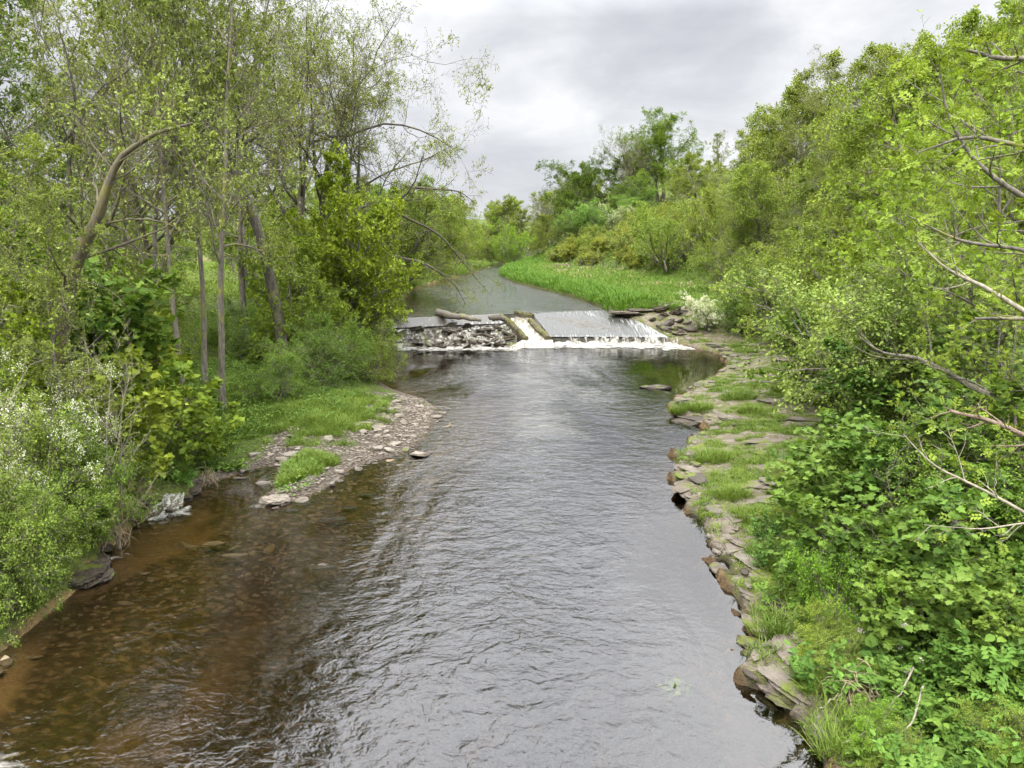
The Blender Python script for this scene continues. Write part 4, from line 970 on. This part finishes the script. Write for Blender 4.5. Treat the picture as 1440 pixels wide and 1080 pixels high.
wall_ = [('alder0', 960, 112, 215, BR), ('full0', 985, 104, 212, OL), ('alder1', 1005, 98, 185, OL), ('full1', 1030, 92, 185, BR), ('alder2', 1055, 86, 150, OL), ('full2', 1085, 84, 135, OL), ('alder0', 1110, 76, 100, OL), ('full0', 1135, 74, 100, OL),
         ('alder1', 1160, 68, 75, OL), ('full1', 1190, 66, 75, OL), ('oak0', 1225, 62, 55, OL), ('full2', 1250, 60, 60, OL), ('oak2', 1290, 56, 40, BR), ('full0', 1330, 54, 20, OL), ('alder2', 1380, 50, -30, OL),
         ('full1', 1075, 62, 230, GR), ('full2', 1120, 56, 220, GR), ('alder1', 1165, 52, 150, GR), ('full0', 1190, 47, 200, OL), ('full1', 1235, 44, 160, GR), ('alder0', 1270, 42, 90, OL), ('full2', 1300, 40, 130, LM), ('full0', 1350, 36, 80, LM), ('alder2', 1410, 33, -60, LM), ('full1', 1440, 40, 0, LM),
         ('full1', 960, 128, 235, OL), ('full2', 990, 125, 225, BR), ('full0', 1480, 30, -50, LM)]
for i, (k_, px, Y, pt, c) in enumerate(wall_):
    PL(k_, px, Y, pt, 'fresh green tree in the closed wood climbing the right valley side', 'tree', 'trees of the wood on the right valley side', color=c, wide=1.05)
for px, Y, pt, k_, c in [(1030, 56, 330, 'willow2', GR), (1075, 50, 350, 'maple0', GR), (1110, 46, 330, 'willow0', OL), (1150, 42, 320, 'maple1', GR), (1190, 38, 300, 'willow1', GR), (1230, 34, 280, 'maple0', LM), (1290, 31, 220, 'maple1', LM), (1350, 28, 180, 'maple0', LM), (1400, 25, 120, 'maple1', LM)]:
    PL(k_, px, Y, pt, 'understorey tree at the front of the right valley side wood', 'tree', 'understorey along the front of the right wood', color=c)
# right bank, edge of the shelf
PL('haw2', 997, 46.5, 412, 'bush bowed over the water and white with hanging blossom', 'hawthorn', None, color=(1.1, 1.2, 1.2), wide=1.1)
PL('bush0', 1045, 46.5, 400, 'dark bush right of the white flowering one', 'bush', None, color=DK, wide=1.3)
PL('willow1', 1080, 46, 372, 'dark leafy bush over the far end of the rock shelf', 'bush', None, color=DK, wide=1.1)
PL('bush2', 1110, 42, 440, 'low bush in shade at the far end of the rock shelf', 'bush', None, color=DK, wide=1.3)
PL('syc0', 1135, 28, 400, 'sycamore spray reaching farthest left over the rock shelf', 'sycamore', None, color=GR, wide=1.0, rot=2)
PL('syc2', 1195, 13.8, 640, 'sycamore with hanging leaves beside the bare striped rock', 'sycamore', None, color=GR, wide=1.2, rot=4)
PL('syc1', 1235, 11.9, 690, 'dark leaved sycamore bush above the pale flowers', 'sycamore', None, color=(.95, 1, .9), wide=1.3, rot=2)
PL('syc1', 1150, 38, 400, 'sycamore bush overhanging the far rock shelf', 'sycamore', None, color=GR, wide=1.2)
PL('bush1', 1165, 33, 460, 'bush on the bank above the middle of the shelf', 'bush', None, color=GR, wide=1.3)
PL('syc2', 1185, 29, 410, 'sycamore sapling whose dark leaves hang above the middle of the shelf', 'sycamore', None, color=GR, wide=1.2)
PL('bush1', 1215, 25, 350, 'grey-green thorn bush spreading above the sycamore on the right', 'thorn bush', None, color=(1.2, 1.2, 1.5), wide=1.0)
PL('syc0', 1215, 24, 440, 'sycamore sapling level with the near end of the shelf', 'sycamore', None, color=GR, wide=1.2)
PL('bush0', 1290, 19, 330, 'tangled thorn bush with pale leaves above the big sycamore', 'thorn bush', None, color=(1.2, 1.2, 1.5), wide=1.0, rot=2)
PL('syc1', 1250, 19.5, 470, 'large leaved sycamore above the near shelf', 'sycamore', None, color=(.8, .95, .9), wide=1.3)
PL('syc2', 1235, 15.5, 590, 'sycamore sapling leaning toward the river on the right', 'sycamore', None, color=GR, wide=1.35)
PL('syc0', 1300, 13.6, 560, 'big sycamore bush in the middle of the right bank', 'sycamore', None, color=(.8, .92, .85), wide=1.35)
PL('syc1', 1390, 13, 520, 'big sycamore bush at the right edge', 'sycamore', None, color=GR, wide=1.35, rot=1)
PL('syc1', 1270, 10.8, 735, 'leafy sycamore shoot just above the pale pink flowers', 'sycamore', None, color=GR, wide=1.3, rot=4)
PL('syc0', 1400, 9.4, 800, 'low sycamore shoot at the lower right edge', 'sycamore', None, color=(1.1, 1.05, .9), wide=1.3, rot=5)
PL('bush1', 1200, 11.5, 745, 'small rounded bush between the rock shelf tufts and the sycamores', 'bush', None, color=(.85, 1.15, .7), wide=.8)
PL('bush0', 1225, 8.6, 985, 'low bright bush near the lower right corner', 'bush', None, color=(.9, 1.15, .7), wide=1.1)
PL('bare0', 1265, 13, 560, 'bare pale twigs rising through the sycamore leaves on the right', 'sapling', None, wide=.9, rot=1)
PL('bush2', 1350, 12.4, 600, 'small leaved bush tangled between the big sycamores', 'bush', None, color=(.9, 1.05, .8), wide=1.2)
PL('syc2', 1340, 11.4, 660, 'nearest sycamore bush with broad dark leaves', 'sycamore', None, color=(.9, 1, .9), wide=1.3)
PL('syc0', 1440, 16, 420, 'sycamore half outside the right edge', 'sycamore', None, color=GR, wide=1.3, rot=3)
PL('ash0', 1350, 21, 130, 'young ash with lime feathery leaves high on the right', 'ash', None, color=(1.0, 1.08, .85))
PL('ash1', 1300, 26, 190, 'ash sapling with bright leaves in front of the right wood', 'ash', None, color=LM)
PL('ash0', 1430, 17, 60, 'ash at the right edge with arching bare twigs', 'ash', None, color=(1.0, 1.08, .85), rot=2)
PL('ash1', 1420, 24, -20, 'tall ash at the upper right edge', 'ash', None, color=(1.0, 1.05, .9), rot=3)
PL('ash1', 1450, 12, 330, 'ash sapling nearest the right edge', 'ash', None, color=LM, rot=1)
PL('ash0', 1250, 33, 240, 'ash sapling behind the grey-green thorn bush', 'ash', None, color=(1, 1.05, .9), rot=1)
# overhanging bare branches of trees rooted outside the view
q1, q2 = S(7, .25, 1, 40, .35, .5, 5, .14, .06), S(4, .3, 1, 42, .45, .6, 4, .18, .05)
for i, (pts, rad, mt, lb, ln, lm, tm, ls) in enumerate([
    ([PX(1500, 755, 8.6), PX(1440, 720, 8.7), PX(1370, 682, 8.8), PX(1310, 655, 8.9), PX(1270, 610, 9)], [.024, .02, .016, .011, .004], 'pale', 'pale bare branch reaching in from the right above the sycamore leaves', 1, 'lime', T_ASH, .12),
    ([PX(1500, 735, 8.2), PX(1440, 735, 8.2), PX(1380, 745, 8.3), PX(1300, 738, 8.4)], [.014, .011, .008, .003], 'pale', 'thin pale branch just below the longer bare one at the right edge', 1, 'lime', T_ASH, .12),
    ([PX(1520, 650, 9.5), PX(1440, 612, 9.6), PX(1390, 590, 9.7), PX(1335, 578, 9.8)], [.036, .032, .028, .02], 'redbark', 'broken reddish branch ending bluntly above the right sycamores', 1, 'lime', T_ASH, .12),
    ([PX(1520, 600, 12.5), PX(1440, 580, 12.6), PX(1350, 535, 12.8), PX(1290, 500, 13), PX(1240, 500, 13), PX(1205, 470, 13)], [.06, .052, .043, .034, .022, .006], 'bark', 'gnarled grey branch curving out over the shelf from the right', 4, 'syc', T_OVAL, .06),
    ([PX(1530, 470, 10), PX(1440, 440, 10), PX(1390, 405, 10.2), PX(1330, 380, 10.4), PX(1290, 340, 10.5)], [.04, .033, .026, .018, .006], 'pale', 'slender grey branch slanting up from the right edge', 2, 'lime', T_ASH, .13),
    ([PX(1530, 455, 11), PX(1440, 448, 11), PX(1370, 448, 11)], [.034, .03, .02], 'bark', 'straight cut branch poking level from the right edge', 1, 'lime', T_ASH, .13),
    ([PX(1530, 80, 12), PX(1440, 82, 12), PX(1400, 82, 12), PX(1360, 70, 12)], [.05, .04, .034, .02], 'bark', 'dark dead limb poking in at the upper right', 2, 'lime', T_ASH, .15),
    ([PX(1560, 330, 11), PX(1440, 280, 11), PX(1370, 230, 11), PX(1330, 160, 11), PX(1320, 90, 11)], [.05, .04, .03, .02, .006], 'bark', 'arching twig branch high at the right edge with lime leaves', 4, 'lime', T_ASH, .17),
    ([PX(1560, 240, 10), PX(1440, 205, 10), PX(1360, 190, 10), PX(1290, 215, 10)], [.04, .03, .022, .006], 'bark', 'leafy lime branch drooping from the upper right', 4, 'lime', T_ASH, .17),
    ([PX(1560, 400, 11.5), PX(1440, 350, 11.5), PX(1350, 340, 11.5), PX(1270, 300, 11.5)], [.04, .03, .022, .006], 'bark', 'lime leaved branch reaching out below the upper ones', 4, 'lime', T_ASH, .17)]):
    line_tree(f'br{i}', 'overhanging_branch', pts, rad, 400+i, lb, ln, lm, mt, q1, q2, None, 'branch', ls, None, tm, 'leaves', 'limb')
# drooping sprays over the upper pool
for i, (pts, lb) in enumerate([([PX(560, 300, 52), PX(620, 330, 53), PX(660, 380, 54), PX(690, 415, 54)], 'twiggy branch drooping low over the upper pool'), ([PX(550, 360, 50), PX(600, 370, 51), PX(640, 400, 52), PX(655, 428, 52)], 'short drooping branch nearest the weir crest'), ([PX(570, 262, 50), PX(610, 266, 51), PX(645, 268, 52), PX(668, 285, 52)], 'level twiggy branch crossing the far wood line')]):
    line_tree(f'dr{i}', 'drooping_branch', pts, [.09, .07, .04, .015], 430+i, lb, 5, 'olive', 'darkbark', S(9, .2, 1, 45, .35, .5, 6, .18, -.04), S(7, .2, 1, 45, .5, .6, 4, .22, -.02), S(4, .2, 1, 45, .5, .6, 3, .22, 0), 'branch', .085, OL, T_DIA, 'leaves', 'limb')

# ================================================================== herbs
def herb_kind(key, name, nstem, h, leafsz, tmpl, lmat, lean, per, seed, flower=None, rosette=0):
    rnd = np.random.RandomState(seed)
    ang = rnd.rand(nstem)*6.28; d = np.stack([np.cos(ang)*lean, np.sin(ang)*lean, np.ones(nstem)], 1)
    P, Rr = grow(np.stack([np.cos(ang)*.08, np.sin(ang)*.08, 0*ang], 1), d, h*(.6+.5*rnd.rand(nstem)), np.full(nstem, .006), 6, .12, -.02, .4, rnd)
    V, Fc = tubes([(P, Rr, 4)])
    parts = [('stems', mesh_np(key+'s', V, Fc, M['herb'], True, np.full(len(Fc), .3)), True)]
    a, dd = anchors(P, per, .15, 1, rnd, .01)
    dd = nrm(rnd.randn(*dd.shape)*[1, 1, .25])
    V, Fc, at_ = leaves(a, dd, leafsz, tmpl, rnd, 2.0, .3)
    parts.append(('leaves', mesh_np(key+'l', V, Fc, M[lmat], False, at_), True))
    if flower:
        for tip_ in P[:flower, -1]+[0, 0, .04]:
            a = tip_+rnd.randn(60, 3)*[.03, .03, .018]
            V, Fc, at_ = leaves(a, rnd.randn(*a.shape), .022, T_DIA, rnd)
            parts.append(('flower_head', mesh_np(key+'f', V, Fc, M['pink'], False, at_), False))
    make_kind(key, name, parts)
herb_kind('nettle', 'nettle_clump', 26, .7, .085, T_OVAL, 'herb', .35, 12, 500)
herb_kind('dock', 'broad_leaved_plant', 12, .35, .24, (T_OVAL[0]*[1.15, 1, 1], T_OVAL[1]), 'herb', .9, 3, 501)
herb_kind('valerian', 'flowering_herb', 9, .75, .19, (T_OVAL[0]*[1.5, 1, 1], T_OVAL[1]), 'herb', .3, 5, 502, flower=5)
herb_kind('fern', 'feathery_plant', 14, .6, .15, T_ASH, 'herb', 1.0, 7, 503)
herb_kind('wild', 'wild_garlic_clump', 30, .3, .10, T_OVAL, 'grass', .9, 5, 504)
x, y = U(1245, 905, .8); plant('valerian', x, y, 'broad-leaved herb with five pale pink flower heads', 'herb', None, height=None, z=H1(x, y), color=(1.1, 1.1, 1.1))
x, y = U(1275, 930, .8); plant('valerian', x, y, 'smaller flowering herb right of the five-headed one', 'herb', None, height=.6, z=H1(x, y))
x, y = U(138, 735, .5); plant('dock', x, y, 'broad-leaved dock hanging over the water beside the flood debris', 'herb', None, z=.55, color=(1, 1.15, .8))
r = random.Random(11)
for i in range(105):
    Y = r.uniform(7.2, 20); sh = np.interp(Y, [7, 8.5, 10, 12, 15, 20], [4.0, 4.2, 3.6, 4.6, 5.2, 7.6]); x = sh+r.random()**1.3*3.6
    if float(sdist(np.array([x]), np.array([Y]))[0]) < .35: continue
    kk = r.choice(['nettle', 'fern', 'wild', 'nettle', 'dock', 'bush2'])
    if kk == 'bush2': plant(kk, x, Y, 'small leafy shrub among the herbs of the right bank', 'shrub', 'small shrubs among the right bank herbs', height=r.uniform(.5, .9), color=r.choice([LM, GR]), rnd=r)
    else: plant(kk, x, Y, {'nettle': 'upright nettle-like clump on the right bank', 'fern': 'feathery leaved plant on the right bank', 'wild': 'low bright leafy clump on the right bank', 'dock': 'plant with large oval leaves on the right bank'}[kk], 'herb', {'nettle': 'nettle-like clumps on the right bank', 'fern': 'feathery plants on the right bank', 'wild': 'low leafy clumps on the right bank', 'dock': 'large-leaved plants on the right bank'}[kk], height=PROTO[kk].h*r.uniform(.7, 1.3), color=r.choice([LM, GR, (1, 1.1, 1), (.9, 1, 1)]), rnd=r)
for i in range(60):
    Y = r.uniform(10, 24); px = r.uniform(-20, 330); x = X(px, Y, .8); d_ = float(sdist(np.array([x]), np.array([Y]))[0])
    if d_ < .1 or d_ > 3.5 or x > 0: continue
    kk = r.choice(['nettle', 'fern', 'wild', 'nettle'])
    plant(kk, x, Y, {'nettle': 'upright nettle-like clump by the left bank', 'fern': 'feathery leaved plant by the left bank', 'wild': 'low bright leafy clump by the left bank'}[kk], 'herb', {'nettle': 'nettle-like clumps by the left bank', 'fern': 'feathery plants by the left bank', 'wild': 'low leafy clumps by the left bank'}[kk], height=PROTO[kk].h*r.uniform(.8, 1.3), color=r.choice([GR, (.9, 1, .8)]), rnd=r)
for i in range(48):
    Y = r.uniform(6.3, 9.8); x = r.uniform(4.7, 7.6)
    kk = r.choice(['nettle', 'fern', 'nettle', 'fern', 'wild', 'dock'])
    plant(kk, x, Y, {'nettle': 'upright nettle-like clump on the right bank', 'fern': 'feathery leaved plant on the right bank', 'wild': 'low bright leafy clump on the right bank', 'dock': 'plant with large oval leaves on the right bank'}[kk], 'herb', {'nettle': 'nettle-like clumps on the right bank', 'fern': 'feathery plants on the right bank', 'wild': 'low leafy clumps on the right bank', 'dock': 'large-leaved plants on the right bank'}[kk], height=PROTO[kk].h*r.uniform(.8, 1.5), color=r.choice([LM, GR, (1, 1.1, 1)]), rnd=r)
# flood debris caught in the stems
def debris(name, x, y, z, n, l, label, seed, hang=-.25):
    rnd = np.random.RandomState(seed)
    P, Rr = grow(np.array([[x, y, z]])+rnd.randn(n, 3)*[.12, .1, .12], rnd.randn(n, 3)*[1, 1, .6], l*(.5+rnd.rand(n)), np.full(n, .006), 7, .3, hang, .5, rnd)
    V, Fc = tubes([(P, Rr, 3)]); tag(obj(name, mesh_np(name, V, Fc, M['straw'], True, rnd.rand(len(Fc)))), label, 'flood debris')
for i, (px, py, z, n, l, lb) in enumerate([(163, 705, .95, 160, .5, 'straw-coloured flood debris hanging from the bare sapling by the side stream'), (198, 685, .9, 110, .4, 'smaller hank of dry debris right of the hanging straw'), (165, 745, .5, 40, .5, 'dangling dead roots above the water under the straw debris'), (1205, 965, .55, 120, .4, 'dry stalks matted on the right bank near the corner'), (290, 668, .3, 60, .3, 'dead grass fringe at the foot of the grassy bank')]):
    x, y = U(px, py, z); debris('flood_debris', x, y, z, n, l, lb, 600+i)
for i, (pts, lb) in enumerate([([(1290, 925, .9), (1265, 980, .6), (1225, 1020, .5), (1180, 1050, .4)], 'longest bare root curving through the herbs at lower right'), ([(1300, 960, .9), (1285, 1010, .7), (1262, 1040, .5)], 'thin bare stem beside the long curving root'), ([(1195, 965, .5), (1165, 990, .35), (1150, 1000, .2)], 'short bleached root poking toward the river at lower right')]):
    P = [Q(*p_) for p_ in pts]; log('bare_root', P, [.014, .012, .009, .004][:len(P)], 'pale', lb)['category'] = 'root'

# ================================================================== grass and ground cover (masses)
def blades(pts, zz, h, w, mt, name, label, cat='grass', per=7, spreadr=.07, tall=None):
    n = len(pts); k_ = np.repeat(np.arange(n), per); N = len(k_)
    th = rs.rand(N)*6.28; rr = rs.rand(N)**.5*spreadr
    a = np.stack([pts[k_, 0]+np.cos(th)*rr, pts[k_, 1]+np.sin(th)*rr, zz[k_]-.02], 1)
    d = np.stack([np.cos(th)*.45, np.sin(th)*.45, np.ones(N)], 1)+rs.randn(N, 3)*.22
    y = nrm(d); z = nrm(np.stack([np.cos(th), np.sin(th), -.3+0*th], 1)); x_ = nrm(np.cross(y, z)); z = np.cross(x_, y)
    s = (h*(.5+.8*rs.rand(n))[k_]*(.7+.5*rs.rand(N)))
    if tall is not None: s = s*tall[k_]
    tv = np.array([(-1, 0, 0), (1, 0, 0), (.75, .55, .06), (-.75, .55, .06), (0, 1, .28)])
    V = a[:, None]+x_[:, None]*(tv[None, :, 0:1]*w)+(y[:, None]*tv[None, :, 1:2]+z[:, None]*tv[None, :, 2:3])*s[:, None, None]
    b = np.arange(N)[:, None]*5
    at_ = np.clip(rs.rand(n)[k_]*.6+rs.rand(N)*.4, 0, 1)
    me = mesh_np(name, V.reshape(-1, 3), [b+np.array([[0, 1, 2, 3]]), b+np.array([[3, 2, 4]])], M[mt], False, np.concatenate([at_, at_]))
    return tag(obj(name, me), label, cat, kind='stuff')
def scatter(n, xr, yr, cond):
    x = rs.uniform(*xr, n); y = rs.uniform(*yr, n); d = sdist(x, y); k_ = cond(x, y, d)
    p_ = np.stack([x[k_], y[k_]], 1); return p_, height(p_[:, 0], p_[:, 1])
def ft(y): return np.interp(y, FOOT[:, 0], FOOT[:, 1])
def cx(y): return np.interp(y, CEN[:, 0], CEN[:, 1])
p_, z_ = scatter(60000, (-15, -1), (16.5, 37), lambda x, y, d: (d > .25) & (d < 9) & (d+(fbm(x*2.1, y*3.2+8, 4)-.5)*2.6 > 2.0+.6*(y < 22)*(x > -6.6)*0))
blades(p_[:26000], z_[:26000], .26, .009, 'grass', 'bank_grass', 'bright grass sloping down to the gravel spit on the left bank', per=8, spreadr=.12)
sx_, sy_ = U(410, 668)
p_, z_ = scatter(9000, (sx_-1.3, sx_+1.1), (sy_-1.6, sy_+1.5), lambda x, y, d: (d > .12) & (((x-sx_-.35*(y-sy_))/.7)**2+((y-sy_)/1.5)**2 < 1+2.2*(fbm(x*3, y*3, 2)-.5)))
blades(p_[:1500], z_[:1500], .22, .008, 'grass', 'spit_grass', 'tongue of long grass growing on the tip of the gravel spit', per=9, spreadr=.1)
def rk_(x, y): return fbm(x*.55+3, y*.8, 4)*.5+fbm(x*2.1, y*3.2+8, 4)*.5
p_, z_ = scatter(120000, (2, 17), (6, 47), lambda x, y, d: (x > cx(y)) & (d > .12) & (x < ft(y)+1.5) & (rk_(x, y)+.05*sstep(1.0, 0, d)+.03*sstep(17, 24, y) < .50))
blades(p_[:30000], z_[:30000], .13, .008, 'grass', 'shelf_grass', 'moss and short grass growing over the rock shelf', per=7, spreadr=.1)
tf = [(1000, 640, 1.1), (1030, 690, .8), (1060, 720, .9), (1110, 790, 1.1), (1080, 770, .8), (960, 572, .9), (1040, 560, 1.2), (1100, 555, .9), (1090, 870, .8), (1150, 860, .9), (1130, 740, 1.1), (1060, 580, .9), (985, 572, .9), (1170, 700, 1.0), (1200, 760, 1.2), (1140, 650, .8), (1170, 960, .9), (1195, 1030, 1.0), (1120, 830, .9)]
for i, (px, py, s) in enumerate(tf):
    x, y = U(px, py, .35); n_ = 110; a_ = rs.rand(n_)*6.28; q = rs.rand(n_)**.5*.38*s
    pp = np.stack([x+np.cos(a_)*q*1.3, y+np.sin(a_)*q], 1); zz = height(pp[:, 0], pp[:, 1])
    o = blades(pp, np.maximum(zz, .15), .34*s, .008, 'grass', 'grass_tuft', 'rounded tuft of long green grass on the rock shelf', 'grass tuft', per=9, spreadr=.1)
    del o['kind']; o['group'] = 'grass tufts on the rock shelf'
# meadow above the weir: rank edge and shorter middle
p_, z_ = scatter(90000, (-6, 24), (50, 150), lambda x, y, d: (x > cx(y)) & (d > .05) & (d < 3.2) & (x < ft(y)+1))
blades(p_[:14000], z_[:14000], .46, .03, 'grass', 'rank_grass', 'thick bright grass fringing the meadow along the upper river', per=7, spreadr=.3, tall=.35+1.3*fbm(p_[:14000, 0]*1.3, p_[:14000, 1]*.9, 3)).color = (.72, .92, .75, 1)
p_, z_ = scatter(90000, (-6, 26), (50, 150), lambda x, y, d: (x > cx(y)) & (d > 2.5) & (x < ft(y)+4))
blades(p_[:13000], z_[:13000], .27, .03, 'grass', 'meadow_grass', 'shorter grass of the riverside meadow', per=6, spreadr=.35).color = (.82, .92, .8, 1)
p_, z_ = scatter(20000, (0, 26), (62, 118), lambda x, y, d: (x > cx(y)) & (d > 5.5) & (x < ft(y)+3) & (fbm(x*.3, y*.3, 3) > .5))
blades(p_[:300], z_[:300], .4, .025, 'straw', 'dry_grass', 'pale dry grass patches at the back of the meadow', per=5, spreadr=.3)
p_, z_ = scatter(60000, (-40, 0), (70, 150), lambda x, y, d: (x < cx(y)) & (d > .05) & (d < 6))
blades(p_[:7000], z_[:7000], .6, .035, 'grass', 'far_bank_grass', 'bright grass along the far left bank at the bend', per=6, spreadr=.4)
p_, z_ = scatter(30000, (-30, 0), (133, 170), lambda x, y, d: (d > .05))
blades(p_[:5000], z_[:5000], .7, .04, 'grass', 'far_bank_grass', 'bright grass behind the bend of the river', per=6, spreadr=.4)
# leafy ground cover under the trees
def cover(n, xr, yr, cond, size, hmax, mt, label, cap):
    p_, z_ = scatter(n, xr, yr, cond); p_, z_ = p_[:cap], z_[:cap]
    hh = hmax*fbm(p_[:, 0]*.9, p_[:, 1]*.9, 3)**1.5*2; h_ = hh*rs.rand(len(p_))**.6
    a = np.stack([p_[:, 0], p_[:, 1], z_+h_], 1)
    V, Fc, at_ = leaves(a, rs.randn(len(a), 3)*[1, 1, .3], size, T_DIA, rs, 1.2, .4)
    tag(obj('undergrowth', mesh_np('undergrowth', V, Fc, M[mt], False, at_)), label, 'undergrowth', kind='stuff')
cover(120000, (-22, -4), (9, 45), lambda x, y, d: (x < cx(y)) & (d > np.where(y < 20, .15, np.where((y > 33) | (x < -7.6), .25, 3.0))), .085, .5, 'herb', 'leafy undergrowth covering the ground of the left bank wood', 70000)
cover(120000, (-45, -8), (40, 100), lambda x, y, d: (x < cx(y)) & (d > .1), .16, .7, 'leaf', 'undergrowth between the trees farther back on the left', 30000)
cover(170000, (3.5, 24), (6, 48), lambda x, y, d: (x > ft(y)-.6) & (d > .4), .075, .45, 'herb', 'leafy undergrowth covering the foot of the right valley side', 80000)
cover(170000, (8, 60), (45, 150), lambda x, y, d: (x > ft(y)+1), .2, .9, 'olive', 'undergrowth on the valley side above the meadow', 40000)
p_, z_ = scatter(90000, (-40, -12), (38, 110), lambda x, y, d: (x < cx(y)-4) & (fbm(x*.12, y*.12, 2) > .45))
blades(p_[:7000], z_[:7000], .5, .03, 'grass', 'field_grass', 'sunlit grass of the field seen between the left bank trunks', per=5, spreadr=.4)

# fence at the back of the meadow
fe = bpy.data.objects.new('wire_fence', None); C.objects.link(fe); tag(fe, 'old post and wire fence at the back of the meadow', 'fence')
pr = []
for px in (802, 816, 832, 848, 866):
    Y = 100-(px-802)*.12; x = X(px, Y, 2.6); z = H1(x, Y)
    P = np.array([[(x, Y, z-.2), (x+.02, Y, z+.6), (x+.03, Y, z+1.25)]]); V, Fc = tubes([(P, np.full((1, 3), .07), 6)])
    obj('post', mesh_np('post', V, Fc, M['darkbark'], True), fe); pr.append((x, Y, z))
for hh in (.5, 1.05):
    P = np.array([[(a[0], a[1]-.07, a[2]+hh) for a in pr]]); V, Fc = tubes([(P, np.full((1, len(pr)), .012), 4)]); obj('wire', mesh_np('wire', V, Fc, M['bark'], True), fe)
Y = 96; x = X(790, Y, 2.4); z = H1(x, Y)
bn = bpy.data.objects.new('meadow_bench', None); C.objects.link(bn); tag(bn, 'low brown wooden bench on the meadow left of the fence', 'bench')
obj('seat', prism('seat', [(x-.9, Y), (x+.9, Y), (x+.9, Y+.45), (x-.9, Y+.45)], z+.62, z+.72, M['redbark']), bn)
for sx__ in (-.7, .6): obj('leg', prism('leg', [(x+sx__, Y+.05), (x+sx__+.12, Y+.05), (x+sx__+.12, Y+.4), (x+sx__, Y+.4)], z-.1, z+.615, M['redbark']), bn)

# ================================================================== sky, sun, camera
SUN_EL, SUN_AZ = R(52), R(200)      # azimuth measured from north (+Y) clockwise
w = bpy.data.worlds.new('World'); sc.world = w; w.use_nodes = True
t = NT(w.node_tree)
sky = t.n('ShaderNodeTexSky', sky_type='NISHITA'); sky.sun_disc = False; sky.sun_elevation = SUN_EL; sky.sun_rotation = SUN_AZ
d = t.n('ShaderNodeTexCoord').outputs['Generated']
sep = t.n('ShaderNodeSeparateXYZ'); t.set(sep.inputs[0], d)
# a flat cloud deck: direction divided by its height
zz = t.math('MAXIMUM', t.math('ADD', sep.outputs[2], .30), .05)
cb = t.n('ShaderNodeCombineXYZ'); t.set(cb.inputs[0], t.math('DIVIDE', sep.outputs[0], zz)); t.set(cb.inputs[1], t.math('DIVIDE', sep.outputs[1], zz)); cb.inputs[2].default_value = 3.3
c1 = t.noise(cb.outputs[0], 2.6, 7, .25, .55); c2 = t.noise(cb.outputs[0], .9, 3, .2)
cl = t.ramp(t.math('ADD', t.math('MULTIPLY', c1, .6), t.math('MULTIPLY', c2, .4)), [(.34, (.46, .475, .52)), (.44, (.58, .595, .635)), (.52, (.72, .735, .76)), (.60, (.90, .91, .93))])
cl = t.mix(t.maprange(sep.outputs[2], .0, .3, .45, .15), cl, rgb(.70, .715, .745))
skym = t.n('ShaderNodeVectorMath', operation='SCALE'); t.set(skym.inputs[0], sky.outputs[0]); skym.inputs['Scale'].default_value = .8
clm = t.n('ShaderNodeVectorMath', operation='SCALE'); t.set(clm.inputs[0], cl); t.set(clm.inputs['Scale'], t.math('ADD', 6.2, t.math('MULTIPLY', t.maprange(sep.outputs[2], .25, .60), 25.0)))
mixc = t.mix(.97, skym.outputs[0], clm.outputs[0])
SKYS = .1
bgn = t.n('ShaderNodeBackground', i_Color=mixc, i_Strength=SKYS)
o = t.n('ShaderNodeOutputWorld'); t.t.links.new(bgn.outputs[0], o.inputs[0])
sl = bpy.data.lights.new('sun', 'SUN'); sl.energy = 2.3; sl.angle = R(20); sl.color = (1, .965, .90)
so = bpy.data.objects.new('sun', sl); C.objects.link(so)
dv = Vector((math.sin(SUN_AZ)*math.cos(SUN_EL), math.cos(SUN_AZ)*math.cos(SUN_EL), math.sin(SUN_EL)))
so.rotation_euler = dv.to_track_quat('Z', 'Y').to_euler(); so.location = (0, 0, 60)
cd = bpy.data.cameras.new('camera'); cam = bpy.data.objects.new('camera', cd); C.objects.link(cam)
cd.sensor_width = 36; cd.lens = F/1440*36; cd.clip_end = 3000; cd.clip_start = .05
cam.location = (0, 0, CAMZ); cam.rotation_euler = (math.pi/2-PITCH, 0, 0); sc.camera = cam
sc.view_settings.view_transform = 'Standard'; sc.view_settings.look = 'None'; sc.view_settings.exposure = 0.93; sc.view_settings.gamma = 1
cy = sc.cycles
cy.adaptive_threshold = .045; cy.max_bounces = 5; cy.diffuse_bounces = 2; cy.glossy_bounces = 3; cy.transmission_bounces = 5; cy.transparent_max_bounces = 12; cy.volume_bounces = 0
cy.use_denoising = True; cy.sample_clamp_indirect = 6; cy.caustics_reflective = False; cy.caustics_refractive = False
